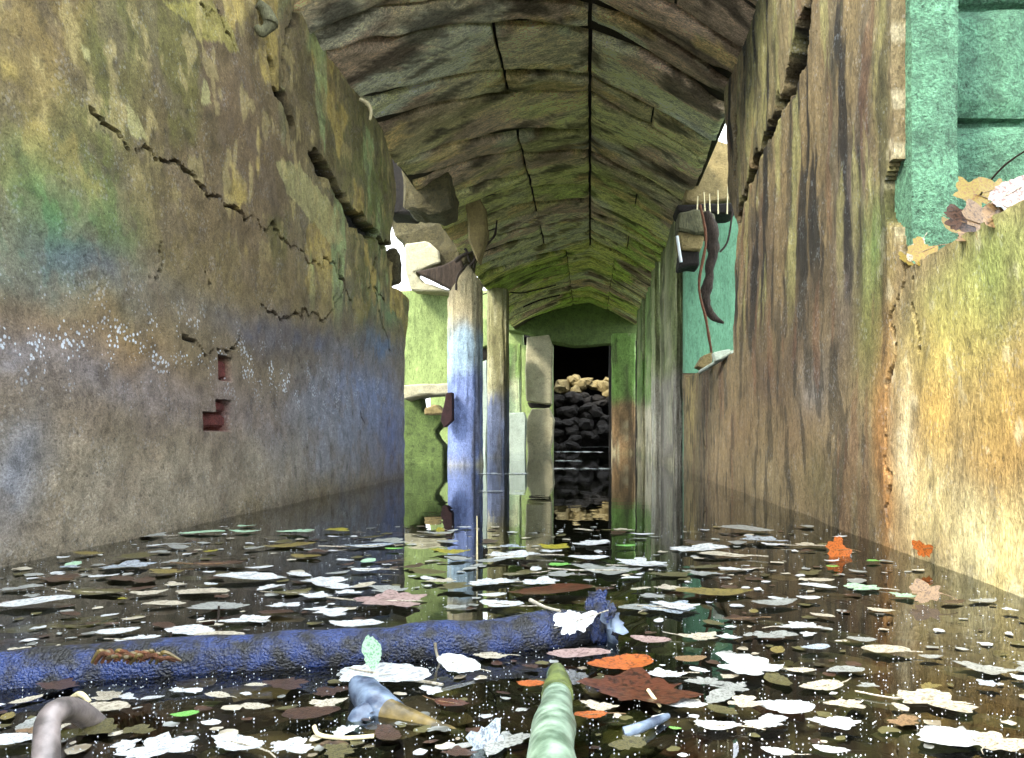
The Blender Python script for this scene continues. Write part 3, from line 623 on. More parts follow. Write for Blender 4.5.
# rubble in the second right opening
P('broken_beam', [(676, 204), (736, 202), (738, 211), (730, 214), (678, 212)], 6.2, .3, 'dark', 'dark bluish horizontal beam end across the top of the right opening', 'beam', rough=.006)
P('stone_block', [(692, 140), (712, 138), (731, 144), (733, 200), (700, 203), (684, 200), (690, 176)], 6.35, .3, 'ochre', 'ochre slab with its lit tone painted in above the beam in the right opening', 'slab')  # lit orange look of the slab is put into its ochre colour
P('stone_block', [(679, 213), (700, 209), (716, 214), (714, 232), (696, 233), (678, 229)], 6.1, .3, 'olive', 'rounded olive stone under the beam in the right opening', 'stone')
P('stone_block', [(678, 231), (696, 232), (706, 236), (702, 250), (681, 249)], 6.15, .3, 'ochre', 'small ochre stone beneath the rounded olive stone', 'stone')
P('stone_block', [(680, 250), (700, 250), (700, 266), (690, 265), (679, 268)], 6.2, .25, 'dark', 'dark crumbling stone at the bottom of the stack in the right opening', 'stone', rough=.008)
P('stone_block', [(697, 366), (704, 355), (712, 352), (712, 362), (706, 370)], 4.9, .15, 'ochre', 'small broken stone on the sill of the right opening', 'stone', rough=.004, bevel=.005)
P('stone_block', [(714, 352), (730, 349), (731, 356), (716, 361)], 4.45, .1, 'white', 'flat whitish stone chip on the sill of the right opening', 'stone', rough=.003, bevel=.004)
def tube(name, pts, rad, mat, parent=None, res=10, rough=0, close=True):
    """tube through points with one radius per point, real rings"""
    pts = [Vector(p) for p in pts]; n = len(pts)
    fine = []; rr = []
    for i in range(n-1):
        p0 = pts[max(i-1, 0)]; p1 = pts[i]; p2 = pts[i+1]; p3 = pts[min(i+2, n-1)]
        st = 7
        for k in range(st if i < n-2 else st+1):
            t = k/st
            fine.append(.5*((2*p1)+(p2-p0)*t+(2*p0-5*p1+4*p2-p3)*t*t+(3*p1-p0-3*p2+p3)*t**3))
            rr.append(rad[i]*(1-t)+rad[i+1]*t)
    V = []; Fc = []; ref = Vector((.13, .21, .97)).normalized()
    for i, c in enumerate(fine):
        tg = (fine[min(i+1, len(fine)-1)]-fine[max(i-1, 0)]).normalized()
        a = tg.cross(ref).normalized(); b = tg.cross(a)
        for k in range(res):
            an = 2*math.pi*k/res; d = a*math.cos(an)+b*math.sin(an)
            q = rr[i]*(1+rough*mnoise.noise((c+d*rr[i])*18/max(.2, 1)+Vector((3, 3, 3)))*2)
            V.append(c+d*q)
    m_ = len(fine)
    for i in range(m_-1):
        for k in range(res): Fc.append((i*res+k, i*res+(k+1) % res, (i+1)*res+(k+1) % res, (i+1)*res+k))
    Fc.append(tuple(range(res))[::-1]); Fc.append(tuple((m_-1)*res+k for k in range(res)))
    return mesh_obj(name, V, Fc, mat, parent)
tg = empty('hanging_timber', at(710, 360, 5.3)); tag(tg, 'curved rotten timber hanging from the beam in the right opening', 'timber')
def tp(l, D): return [at(a, b, D)-at(710, 360, 5.3) for a, b in l]
tube('timber', tp([(706, 212), (713, 240), (710, 270), (706, 295), (711, 315), (724, 323)], 5.3), [.03, .04, .032, .034, .03, .01], M['timber'], tg, rough=.3)
tube('cable', tp([(700, 205), (706, 240), (699, 285), (706, 320), (711, 350), (711, 362)], 5.22), [.009]*6, M['rust'], tg, rough=.2)
tag(tube('steel_bar', [at(733, 208, 6.18), at(728, 240, 6.18), at(720, 252, 6.18)], [.008]*3, M['twig']), 'short bent dark bar beside the hanging timber', 'bar')
tag(tube('steel_bar', [at(677, 236, 6.08), at(681, 262, 6.08)], [.012]*2, M['speck']), 'short pale bar left of the dark crumbling stone', 'bar')
tag(tube('wood_strip', [at(700, 372, 4.85), at(733, 352, 4.3)], [.012]*2, M['white']), 'thin whitish strip lying along the sill of the right opening', 'strip')
for i, (a, b) in enumerate(((697, 196), (705, 192), (710, 194), (718, 190), (727, 186))):
    o = tube('root', [at(a, 214, 6.15), at(a+random.uniform(-1, 1), b, 6.15)], [.007, .003], M['root']); tag(o, f'thin white rootlet upright on the bluish beam, {["first", "second", "third", "fourth", "fifth"][i]} from the left', 'root', 'white rootlets on the beam')
# twigs by the left pillar
tw = empty('twig_tangle', at(470, 262, 7.5)); tag(tw, 'dark forked twig caught above the bluish pillar', 'twig'); q0 = at(470, 262, 7.5)
for l, r in (([(470, 266), (482, 250), (494, 236), (497, 220)], .012), ([(455, 262), (462, 256), (472, 252)], .02), ([(470, 262), (466, 250), (464, 250)], .01), ([(474, 268), (474, 250)], .008), ([(456, 290), (458, 275), (467, 264)], .01), ([(497, 228), (488, 231), (482, 232)], .007)):
    tube('stem', [at(a, b, 7.5)-q0 for a, b in l], [r]*(len(l)-1)+[r*.4], M['twig'], tw, rough=.3)
tag(tube('cable', [at(478, 296, 10.9), at(497, 291, 10.9), at(520, 293, 10.9), at(540, 289, 10.9), at(556, 285, 10.9)], [.009]*5, M['twig']), 'thin black cable sagging under the ceiling right of the bluish pillar', 'cable')
tag(tube('cable', [at(523, 307, 12.3), at(540, 300, 12.3), at(560, 295, 12.3)], [.012]*3, M['twig']), 'short black cable under the mossy far ceiling', 'cable')
tag(tube('root', [at(360, 99, 4.3), at(368, 104, 4.3), at(371, 112, 4.3), at(370, 120, 4.3)], [.010, .012, .010, .006], M['root']), 'pale curled root hanging at the top of the left wall', 'root')
# upper left wall: knotty root loop in the crack
tag(tube('root', [at(258, 3, 2.93+.0), at(266, 10, 2.95), at(270, 24, 2.95), at(262, 32, 2.93), at(256, 26, 2.92)], [.02, .022, .022, .018, .01], M['olive'], rough=.3), 'thick looped root in the crack at the top of the left wall', 'root')

# ---------------------------------------------------------------- leaves
def leaf_mesh(kind, asp, seed, curl=.06, n=40):
    rs = random.Random(seed); out = []; h = [rs.uniform(0, 6.28) for _ in range(4)]
    for i in range(n):
        a = 2*math.pi*i/n
        if kind == 'lobed':
            r = .33+.17*abs(math.cos(2.5*a+.25*math.sin(a+h[0])))**1.4+.05*math.sin(3*a+h[1])+.035*math.sin(11*a+h[2])
        elif kind == 'ragged':
            r = .36+.07*math.sin(2*a+h[0])+.06*math.sin(3*a+h[1])+.05*math.sin(5*a+h[2])+.035*math.sin(9*a+h[3])+.02*math.sin(15*a+h[1])
        else:
            r = .5*(1-.22*math.sin(a)**2)+.03*math.sin(3*a+h[0])+.02*math.sin(7*a+h[1])+.012*math.sin(16*a)
        r *= rs.uniform(.9, 1.06); x = r*math.cos(a); y = r*math.sin(a)*asp
        if kind == 'oval': y *= (1-.35*abs(2*x)**2.2)*1.15
        out.append((x, y))
    mx = max(abs(o[0]) for o in out); out = [(x/mx/2, y/mx/2) for x, y in out]
    V = []; Fc = []; rings = (.35, .7, 1.0)
    a1, a2 = rs.uniform(0, 6.28), rs.uniform(0, 6.28)
    def z(x, y):
        return curl*(1.6*abs(y)**1.3+.9*math.sin(5*x+a1)*.3+.35*math.sin(9*y+a2)*.4*abs(x)+1.2*(x*x))
    V.append((0, 0, z(0, 0)))
    for g in rings:
        for x, y in out: V.append((x*g, y*g, z(x*g, y*g)))
    for i in range(n):
        j = (i+1) % n; Fc.append((0, 1+i, 1+j))
        for k in range(2): Fc.append((1+k*n+i, 1+(k+1)*n+i, 1+(k+1)*n+j, 1+k*n+j))
    zmin = min(v[2] for v in V); V = [(x, y, zz-zmin) for x, y, zz in V]
    m_ = bpy.data.meshes.new('leaf'); m_.from_pydata(V, [], Fc); m_.update(); m_.polygons.foreach_set('use_smooth', [True]*len(m_.polygons))
    return m_
def stalk_mesh(seed):
    rs = random.Random(seed); V = []; Fc = []; L_ = rs.uniform(.25, .5); b = rs.uniform(-.2, .2)
    pts = [(-.42+t*.84, 0, .012) for t in (0, .5, 1)]+[(.42+L_*.5, b*.3, .02), (.42+L_, b, .02)]
    for i, (x, y, zz) in enumerate(pts):
        r = [.006, .010, .013, .012, .012][i]
        for k in range(5):
            an = 2*math.pi*k/5; V.append((x, y+r*math.cos(an), zz+r*math.sin(an)))
    for i in range(4):
        for k in range(5): Fc.append((i*5+k, i*5+(k+1) % 5, (i+1)*5+(k+1) % 5, (i+1)*5+k))
    m_ = bpy.data.meshes.new('stalk'); m_.from_pydata(V, [], Fc); m_.update(); return m_
kinds = ['lobed', 'ragged', 'oval']
base = {(c, k, v): None for c in LM for k in kinds for v in range(6)}
def get_leaf(c, k, v):
    if base[(c, k, v)] is None:
        m_ = leaf_mesh(k, {'lobed': .95, 'ragged': .8, 'oval': .55}[k], v*7+kinds.index(k)*31+3); m_.materials.append(LM[c]); base[(c, k, v)] = m_
    return base[(c, k, v)]
stalks = {}
def get_stalk(c, v):
    if (c, v) not in stalks:
        m_ = stalk_mesh(v+50); m_.materials.append(LM['tan' if c in ('orange', 'brown', 'rust', 'tan', 'gold', 'mustard') else 'cream']); stalks[(c, v)] = m_
    return stalks[(c, v)]
def leaf(c, k, v, loc, size, rot, stalk=True):
    o = bpy.data.objects.new('leaf', get_leaf(c, k, v)); C.objects.link(o); o.location = loc; o.scale = (size,)*3; o.rotation_euler = rot
    if stalk:
        s = bpy.data.objects.new('stalk', get_stalk(c, v)); C.objects.link(s); s.parent = o
    return o
# (px, py, width px, colour)
HL = [(150,537,32,'grey'),(201,534,45,'mint'),(245,533,32,'mint'),(211,553,15,'yellow'),(133,559,45,'olive'),(63,560,18,'white'),(70,568,22,'bluewhite'),(126,568,50,'bluewhite'),
(165,574,36,'mustard'),(218,566,55,'brown'),(250,580,72,'white'),(34,606,70,'white'),(99,594,65,'olive'),(201,594,60,'cream'),(165,606,42,'cream'),(122,601,12,'yellow'),(218,610,60,'grey'),
(283,609,36,'white'),(247,622,55,'white'),(191,633,60,'white'),(117,634,42,'white'),(140,643,50,'white'),(218,640,60,'cream'),(20,655,28,'cream'),(32,664,42,'white'),
(177,693,22,'white'),(102,711,66,'cream'),(218,699,32,'cream'),(12,745,50,'white'),(160,755,75,'white'),(238,746,72,'white'),(293,750,46,'white'),(286,688,60,'brown'),(30,735,28,'tan'),
(338,532,30,'yellow'),(297,534,48,'mint'),(372,547,56,'bluewhite'),(291,547,52,'mustard'),(306,558,36,'mustard'),(366,572,36,'white'),(451,554,42,'yellow'),(394,551,22,'green'),(487,584,46,'white'),
(325,584,56,'white'),(317,598,40,'white'),(391,604,78,'pink'),(332,616,40,'white'),(357,628,62,'white'),(294,594,40,'olive'),(456,609,26,'grey'),(388,592,42,'grey'),
(382,679,105,'white'),(327,708,36,'cream'),(310,719,60,'brown'),(451,705,42,'rust'),(490,585,50,'white'),(493,597,32,'white'),(502,607,52,'white'),(541,585,40,'white'),(554,594,92,'rust'),
(607,572,75,'grey'),(560,566,24,'green'),(633,565,40,'white'),(490,659,36,'cream'),(578,658,66,'pink'),(622,668,74,'orange'),(664,676,45,'white'),(531,686,32,'orange'),(638,693,130,'rust'),(591,719,38,'orange'),
(682,708,52,'white'),(651,644,46,'pink'),(670,610,56,'bluewhite'),(675,731,14,'green'),(699,551,66,'white'),(723,557,56,'cream'),(763,542,50,'bluewhite'),(745,531,60,'grey'),(736,571,42,'white'),
(655,566,32,'white'),(840,538,18,'white'),(811,547,32,'cream'),(873,563,18,'green'),(833,569,14,'green'),(862,589,38,'mint'),(953,604,32,'brown'),(712,595,86,'mustard'),(677,609,50,'white'),
(774,606,56,'grey'),(809,601,26,'white'),(801,628,50,'white'),(774,638,50,'grey'),(862,642,32,'grey'),(885,653,48,'cream'),(816,651,34,'bluewhite'),(747,671,76,'white'),(822,688,52,'cream'),
(787,710,62,'white'),(847,708,46,'cream'),(716,730,52,'white'),(767,728,54,'white'),(836,730,56,'white'),(935,704,82,'cream'),(986,672,60,'grey'),(955,742,90,'white'),(1000,748,60,'cream'),
(988,688,22,'bluewhite'),(1010,613,16,'white'),(778,754,36,'white'),(593,545,42,'white'),(556,549,46,'yellow'),(513,558,56,'white'),(589,560,46,'white'),(626,548,24,'green'),(646,566,44,'white'),
(513,548,30,'bluewhite'),(390,543,42,'grey'),(440,535,32,'grey'),(490,563,36,'grey'),(66,670,52,'white'),(186,716,30,'green'),(732,690,40,'grey'),(905,725,40,'tan'),(560,577,30,'grey'),(430,575,40,'olive'),(455,590,40,'olive'),
(60,580,40,'brown'),(20,590,40,'grey'),(235,655,30,'brown'),(700,640,44,'cream'),(690,663,36,'tan'),(820,583,30,'cream'),(740,620,40,'brown'),(880,612,30,'cream'),(905,598,26,'mint'),(930,660,26,'grey'),(868,690,26,'grey'),(745,708,40,'cream'),(800,672,36,'cream'),(640,610,44,'grey'),(600,610,40,'brown'),(425,640,30,'cream'),(60,690,50,'brown'),(255,712,34,'cream'),(520,575,40,'olive'),(700,575,36,'grey'),(670,590,36,'cream')]
CN = {'white': 'white', 'bluewhite': 'bluish white', 'cream': 'cream', 'grey': 'pale grey', 'yellow': 'bright yellow', 'mustard': 'mustard yellow', 'olive': 'olive brown', 'green': 'fresh green', 'mint': 'pale mint',
      'brown': 'dark brown', 'rust': 'reddish brown', 'orange': 'orange', 'tan': 'tan', 'pink': 'pale pinkish', 'gold': 'golden'}
LAND = [(372, 650, 'upright green leaf'), (457, 660, 'curled white leaf'), (590, 625, 'ragged log end'), (365, 700, 'grey forked branch'), (555, 715, 'pale green stump'),
        (70, 725, 'hooped grey branch'), (128, 657, 'brown bark scrap'), (838, 550, 'upright orange leaf'), (922, 553, 'orange leaf by right wall'), (924, 593, 'tilted tan leaf'),
        (100, 560, 'left wall foot'), (440, 531, 'tiny yellow bud'), (955, 742, 'big white corner leaf'), (640, 722, 'short bluish stick'), (690, 535, 'right sill wall end'), (218, 612, 'dark twig behind log'), (477, 540, 'thin upright reed')]
def where(x, y):
    j = min(range(len(LAND)), key=lambda q: (LAND[q][0]-x)**2+((LAND[q][1]-y)*2)**2)
    dx, dy = x-LAND[j][0], (y-LAND[j][1])*2
    return (('left of' if dx < 0 else 'right of') if abs(dx) > abs(dy) else ('behind' if dy < 0 else 'before')), j
info = []
for i, (x, y, wd, c) in enumerate(HL):
    d, j = where(x, y)
    dx, dy = x-LAND[j][0], (y-LAND[j][1])*2
    sz = 'large' if wd > 55 else ('small' if wd < 28 else 'mid-sized')
    info.append([(sz, c, d, j), math.hypot(dx, dy), i])
ORD = ['nearest', 'second nearest', 'third nearest', 'fourth nearest', 'fifth nearest', 'sixth nearest', 'seventh nearest', 'eighth nearest', 'ninth nearest', 'tenth nearest']
placed = []
for key in sorted(set(map(lambda t: t[0], info))):
    L_ = sorted([t for t in info if t[0] == key], key=lambda t: t[1])
    for rk, (kk, dd, i) in enumerate(L_):
        x, y, wd, c = HL[i]; X, Y = on_water(x, y); size = wd*Y/F
        kd = 'lobed' if random.random() < .14 else random.choice(['ragged', 'oval'])
        lab = f"{kk[0]} {CN[c]} leaf floating {kk[2]} the {LAND[kk[3]][2]}"
        if len(L_) > 1: lab += f", {ORD[rk]}"
        o = leaf(c, kd, random.randrange(6), (X, Y, .002+.0007*(i % 6)), size, (0, 0, random.choice([0, math.pi])+random.uniform(-.5, .5)), wd > 30 and i % 3 == 0)
        sy = {'oval': random.uniform(1, 1.4), 'lobed': 1.1, 'ragged': random.uniform(.85, 1.25)}[kd]; o.scale = (size, size*sy, size)
        tag(o, lab, 'leaf', 'large leaves floating on the water'); placed.append((X, Y, size*.45))
small = [('brown', 24), ('olive', 14), ('grey', 26), ('cream', 20), ('white', 36), ('mustard', 6), ('mint', 4)]
scr = []; tiny = []
def free_spot(s, fac):
    for _ in range(200):
        py = 527+230*random.random()**1.3; px = random.uniform(-40, 1060); X, Y = on_water(px, py); sz = s*(1.25 if py < 600 else .8)
        if X < XL+.06 or X > XR-.08 or (abs(py-(678-.085*px)) < 26 and px < 640) or (525 < px < 590 and py > 670): continue
        if px > 860 and random.random() < .6: continue
        if any((X-a)**2+(Y-b)**2 < (r*fac+sz*.3)**2 for a, b, r in placed): continue
        return px, py, X, Y, sz
    return None
for c, n in small:
    for cnt in range(n):
        q = free_spot(random.uniform(.03, .08 if c in ('brown', 'olive', 'grey') else .06), .8)
        if not q: continue
        px, py, X, Y, sz = q
        o = leaf(c, random.choice(['ragged', 'oval']), random.randrange(6), (X, Y, .0015+.0006*(cnt % 5)), sz, (0, 0, random.uniform(0, 6.28)), False)
        d_, j_ = where(px, py); scr.append(((c, d_, j_), math.hypot(px-LAND[j_][0], 2*(py-LAND[j_][1])), o)); placed.append((X, Y, sz*.45))
for key in sorted(set(t[0] for t in scr)):
    L_ = sorted([t for t in scr if t[0] == key], key=lambda t: t[1])
    for rk, (_, _, o) in enumerate(L_):
        tag(o, f'small {CN[key[0]]} leaf scrap floating {key[1]} the {LAND[key[2]][2]}'+(f', {ORD[rk]}' if len(L_) > 1 else ''), 'leaf', 'small leaf scraps on the water')
bmt = bmesh.new(); tm = ['brown', 'grey', 'white', 'olive', 'cream']
for i in range(420):
    q = free_spot(random.uniform(.010, .034), .7)
    if not q: continue
    px, py, X, Y, sz = q; ci = random.randrange(5); n_ = 9; a0 = random.uniform(0, 6.28); asp = random.uniform(.5, 1); th = random.uniform(0, 3.14)
    vs = []
    for k_ in range(n_):
        a_ = 2*math.pi*k_/n_; r_ = sz*.5*random.uniform(.65, 1.1); x_, y_ = r_*math.cos(a_), r_*asp*math.sin(a_)
        vs.append(bmt.verts.new((X+x_*math.cos(th)-y_*math.sin(th), Y+x_*math.sin(th)+y_*math.cos(th), .0012+sz*.06*random.random())))
    cv = bmt.verts.new((X, Y, .0015))
    for k_ in range(n_):
        f_ = bmt.faces.new((vs[k_], vs[(k_+1) % n_], cv)); f_.material_index = ci
to = from_bm('leaf_litter', bmt, LM[tm[0]])
for c in tm[1:]: to.data.materials.append(LM[c])
tag(to, 'countless tiny torn leaf crumbs floating between the leaves', 'litter', kind='stuff')
bmt = bmesh.new(); tm = ['brown', 'olive', 'rust', 'tan', 'mustard']
for i in range(330):
    X, Y = on_water(random.uniform(-20, 1050), 527+235*random.random()**1.2)
    if not (XL+.08 < X < XR-.1): continue
    sz = random.uniform(.05, .12); ci = random.choice([0, 0, 1, 1, 2, 3, 4]); n_ = 14; th = random.uniform(0, 3.14); asp = random.uniform(.5, .9); z_ = -random.uniform(.006, .03)
    vs = []
    for k_ in range(n_):
        a_ = 2*math.pi*k_/n_; r_ = sz*.5*random.uniform(.75, 1.05); x_, y_ = r_*math.cos(a_), r_*asp*math.sin(a_)
        vs.append(bmt.verts.new((X+x_*math.cos(th)-y_*math.sin(th), Y+x_*math.sin(th)+y_*math.cos(th), z_+.003*random.random())))
    cv = bmt.verts.new((X, Y, z_+.003))
    for k_ in range(n_):
        f_ = bmt.faces.new((vs[k_], vs[(k_+1) % n_], cv)); f_.material_index = ci
so = from_bm('sunken_leaves', bmt, LM[tm[0]])
for c in tm[1:]: so.data.materials.append(LM[c])
tag(so, 'layer of soaked brown leaves lying just under the water surface', 'litter', kind='stuff')
# propped, hanging and upright leaves
def prop(c, k, px, py, D, wd, rot, lab, v=0, sy=1.0, stalk=True, X=None):
    if X is not None: D = F*X/(px-VX)
    o = leaf(c, k, v, at(px, py, D), wd*D/F, rot, stalk); o.scale = (wd*D/F, wd*D/F*sy, wd*D/F); return tag(o, lab, 'leaf')
prop('orange', 'lobed', 838, 550, 224/(556-436), 30, (1.0, 0, .2), 'upright orange leaf standing out of the water before the right wall')
prop('orange', 'ragged', 922, 549, 224/(566-436), 34, (1.1, 0, .5), 'orange leaf propped against the foot of the right wall', 1)
prop('tan', 'ragged', 925, 592, 224/(602-436), 34, (.8, 0, -.6), 'tilted tan leaf poking out of shallow water near the right wall', 2)
prop('mint', 'oval', 372, 652, .94, 38, (1.5, 1.45, 0), 'upright pale green leaf standing against the dark log', 0, 1.1, False)
prop('white', 'oval', 458, 664, .94, 46, (.42, .28, .1), 'curled white leaf with a raised stalk before the log', 1, 1.2)
tag(tube('leaf_stalk', [at(443, 668, .99), at(437, 655, .99), at(435, 643, .99)], [.002, .0016, .002], LM['cream']), 'thin pale stalk rising beside the curled white leaf', 'stalk')
prop('white', 'ragged', 574, 622, 1.05, 50, (.9, -.3, .1), 'bright white torn leaf draped over the right end of the log', 1, 1.0)
tag(tube('leaf_stalk', [at(560, 611, 1.06), at(545, 607, 1.08), at(530, 600, 1.1)], [.002, .002, .003], LM['cream']), 'pale stalk reaching left from the draped white leaf', 'stalk')
prop('bluewhite', 'ragged', 489, 748, .72, 58, (1.15, .5, .3), 'bluish white leaf tip at the bottom edge left of the stump', 0, 1.2, False)
prop('yellow', 'oval', 440, 530, 2.35, 12, (1.2, 0, .8), 'tiny bright yellow bud on the water below the bluish pillar', 0)
prop('bluewhite', 'oval', 958, 746, .73, 34, (.25, .1, -.6), 'small bluish wet leaf lying on the big white leaf', 1, .9, False)
# leaves heaped on the right sill
SL = [('tan', 'ragged', 985, 226, 62, (1.2, .2, .3)), ('tan', 'oval', 1005, 212, 74, (1.0, -.5, .5)), ('brown', 'ragged', 962, 222, 50, (1.3, .4, -.2)), ('pink', 'oval', 1012, 192, 60, (1.3, -.5, 0)), ('white', 'ragged', 1002, 204, 40, (.9, -.5, .8)),
      ('brown', 'oval', 1020, 224, 44, (1.2, -.6, .3)), ('gold', 'lobed', 973, 194, 42, (1.3, .3, 0)), ('gold', 'ragged', 994, 190, 40, (1.2, -.3, .4)), ('gold', 'oval', 950, 226, 30, (1.2, .5, .2)), ('gold', 'lobed', 922, 252, 36, (1.1, -.4, .2)), ('gold', 'ragged', 906, 260, 26, (.9, .5, 0)), ('cream', 'oval', 916, 250, 28, (1.3, -1.0, 0)), ('tan', 'ragged', 975, 238, 48, (.5, -.3, .3))]
SLAB = ['mottled tan leaf in the middle of the heap on the right sill', 'broad tan leaf sloping in the heap on the right sill', 'dark brown leaf at the left of the heap on the right sill', 'pinkish curled leaf on top of the sill heap at the photo edge', 'whitish leaf under the topmost pinkish leaf of the sill heap',
        'brown leaf at the far right of the sill heap', 'golden lobed leaf at the upper left of the sill heap', 'golden ragged leaf on top of the sill heap', 'small golden leaf tip sticking out left of the sill heap', 'golden leaf alone at the sill corner by the broken wall edge', 'small golden leaf hanging lowest at the sill corner', 'pale curled leaf standing between the two sill corner leaves', 'tan leaf lying flat at the bottom of the sill heap']
for (c, k_, px, py, wd, r_), lb in zip(SL, SLAB): prop(c, k_, px, py, 0, wd, r_, lb, random.randrange(3), 1.0, True, X=.775)
def sx(px, py, X=.79): return at(px, py, F*X/(px-VX))
tag(tube('twig', [sx(958, 246), sx(968, 218), sx(985, 188), sx(1005, 165), sx(1030, 148)], [.003, .0025, .002, .002, .0015], M['twig']), 'thin dark stem arching up from the leaf heap on the right sill', 'twig')

# ---------------------------------------------------------------- log, branches, stump in the foreground
def wp(px, py, z):
    D = (CH-z)*F/(py-VY); return Vector(((px-VX)*D/F, D, z))
lg = empty('log', wp(300, 660, 0)); tag(lg, 'long wet blue-black log lying half sunk across the foreground', 'log'); l0 = wp(300, 660, 0)
pts = [wp(-120, 690, .006), wp(0, 678, .006), wp(150, 664, .008), wp(300, 654, .010), wp(450, 644, .012), wp(560, 632, .014), wp(612, 628, .012)]
lo = tube('trunk', [p-l0 for p in pts], [.030, .030, .029, .028, .028, .028, .022], M['bark'], lg, 36, .09)
rg = random.Random(4)
for i, (a, b, r1) in enumerate(((600, 612, 0), (610, 620, .5), (592, 628, 1), (606, 636, 2.), (598, 604, .2))):
    o = from_bm('bark_flake', bmesh.new(), M['bark'], lg)
    o.data = leaf_mesh('ragged', .9, i+60, .25); o.data.materials.append(M['branch_blue' if i % 2 else 'bark']); o.location = at(a, b, 1.08)-l0; o.scale = (.045, .05, .05); o.rotation_euler = (1.1+r1*.2, r1*.4, r1)
bs = empty('bark_scrap', wp(128, 655, .03)); tag(bs, 'brown shredded bark scrap lying on the log with a thin dangling root', 'bark'); b0 = wp(128, 655, .03)
for i in range(22):
    x0 = 92+i*3.2; tube('strip', [wp(x0, 664-rg.random()*6, .030)-b0, wp(x0+8, 650+rg.random()*8, .044)-b0, wp(x0+12+rg.random()*14, 656+rg.random()*6, .034)-b0], [.0015, .0022, .001], M['rust'] if i % 2 else M['branch_brown'], bs, 6, .3)
tube('rootlet', [at(134, 652, .99)-b0, at(136, 670, .98)-b0, at(137, 690, .96)-b0], [.004, .003, .002], M['branch_brown'], bs, 6, .3)
tag(tube('branch', [at(46, 790, .66), at(46, 750, .68), at(48, 722, .70), at(60, 710, .72), at(78, 712, .75), at(100, 728, .78), at(128, 750, .76), at(140, 765, .74)], [.011, .011, .010, .010, .010, .009, .008, .006], M['branch_grey'], res=16, rough=.1), 'grey branch bent in a hoop out of the water at lower left', 'branch')
gb = empty('branch', at(370, 720, .8)); tag(gb, 'broken branch with a grey split end and a brown submerged limb', 'branch'); g0 = at(370, 720, .8)
tube('split_end', [at(354, 680, .86)-g0, at(362, 690, .85)-g0, at(374, 704, .83)-g0, at(392, 716, .81)-g0], [.006, .016, .020, .017], M['branch_blue'], gb, 16, .3)
tube('stub', [at(352, 738, .78)-g0, at(360, 722, .80)-g0, at(378, 712, .82)-g0], [.008, .013, .014], M['branch_blue'], gb, 14, .3)
tube('limb', [at(388, 713, .81)-g0, at(420, 726, .79)-g0, at(450, 736, .77)-g0, at(478, 745, .75)-g0, at(500, 752, .73)-g0], [.015, .012, .010, .010, .009], M['branch_brown'], gb, 16, .2)
tag(tube('twig', [wp(314, 726, .01), wp(320, 735, .004), wp(345, 738, .004), wp(374, 736, .004)], [.002]*4, M['root']), 'thin pale looped twig beside the grey split branch', 'twig')
st = empty('stump', at(556, 720, .74)); tag(st, 'pale green tapering stump rising from the water toward the viewer', 'stump'); s0 = at(556, 720, .74)
tube('wood', [wp(557, 672, -.01)-s0, wp(557, 690, .005)-s0, at(556, 708, .78)-s0, at(554, 728, .70)-s0, at(552, 750, .62)-s0, at(551, 790, .56)-s0], [.011, .014, .016, .019, .020, .022], M['post_green'], st, 22, .1)
tube('moss_tip', [wp(557, 668, .0)-s0, wp(557, 682, .006)-s0, wp(557, 695, .010)-s0], [.006, .0145, .0165], M['post_moss'], st, 16, .25)
tag(tube('stick', [wp(624, 733, .003), wp(640, 728, .006), wp(655, 722, .004), wp(668, 716, .003)], [.007, .007, .005, .003], M['branch_blue'], rough=.3), 'short bluish stick floating right of the pale green stump', 'stick')
tag(tube('twig', [wp(648, 690, .01), wp(654, 698, .006), wp(660, 706, .003)], [.002, .002, .0015], M['root']), 'tiny pale twig leaning on the reddish brown leaf', 'twig')
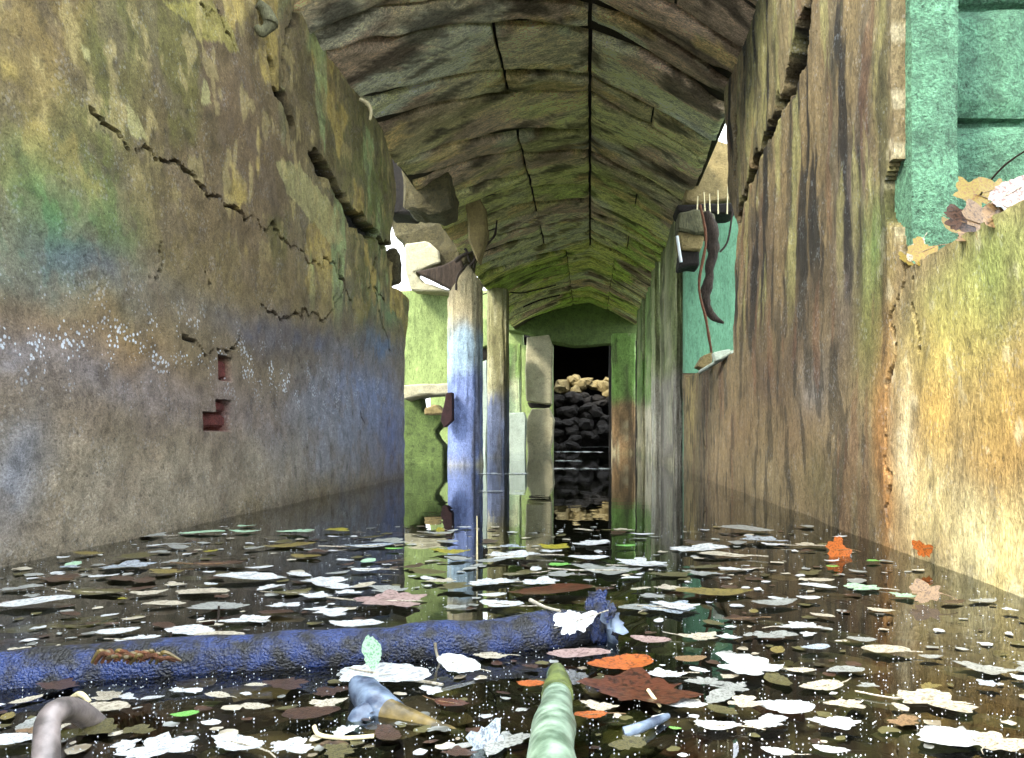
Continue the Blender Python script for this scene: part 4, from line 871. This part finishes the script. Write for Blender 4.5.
tag(tube('reed', [wp(477, 560, .0), at(477, 540, 1.8), at(477, 516, 1.8)], [.0025, .002, .001], M['root']), 'thin upright pale reed standing among the floating leaves', 'reed')
tag(tube('twig', [wp(70, 700, .0), wp(80, 694, .012), wp(90, 702, .004)], [.003, .003, .002], M['root']), 'short crooked pale twig behind the hooped branch', 'twig')
tag(tube('twig', [at(169, 648, 1.05), at(171, 632, 1.05)], [.0022, .0015], M['twig']), 'short upright dark twig rising from the log right of the bark scrap', 'twig')
tag(tube('twig', [at(218, 622, 1.2), at(219, 606, 1.2)], [.0022, .0015], M['twig']), 'short upright dark twig among white leaves behind the log', 'twig')
# fine debris
V = []; Fc = []
for i in range(3400):
    py = 524+236*random.random()**1.1; px = random.uniform(0, 1024); X, Y = on_water(px, py)
    if not (XL+.02 < X < XR-.03): continue
    s = random.uniform(.0004, .0010)*(1.3 if py < 600 else .8); n0 = len(V); a = random.uniform(0, 6.28)
    V += [(X+s*math.cos(a+k*1.571)*(1+.5*(k % 2)), Y+s*math.sin(a+k*1.571), .0012+.0008*(k % 2)) for k in range(4)]; V.append((X, Y, .003)); 
    Fc += [(n0, n0+1, n0+4), (n0+1, n0+2, n0+4), (n0+2, n0+3, n0+4), (n0+3, n0, n0+4)]
tag(mesh_obj('floating_specks', V, Fc, M['speck'], None, None, False), 'countless tiny white specks and seeds floating on the water', 'debris', kind='stuff')
V = []; Fc = []
for (x0, x1, y, dn) in ((555, 608, 447, 22), (555, 600, 452, 12), (550, 607, 469, 10), (478, 525, 474, 10), (556, 580, 461, 6), (480, 500, 492, 5)):
    for i in range(dn*3):
        X, Y = on_water(random.uniform(x0, x1), y+random.uniform(-.6, .6)); s = .035*Y/9; n0 = len(V)
        V += [(X-s, Y, .004), (X, Y-s, .004), (X+s*1.5, Y, .004), (X, Y+s, .004)]; Fc.append((n0, n0+1, n0+2, n0+3))
tag(mesh_obj('floating_scum', V, Fc, M['speck'], None, None, False), 'pale scum lines floating far down the passage before the doorway', 'debris', kind='stuff')
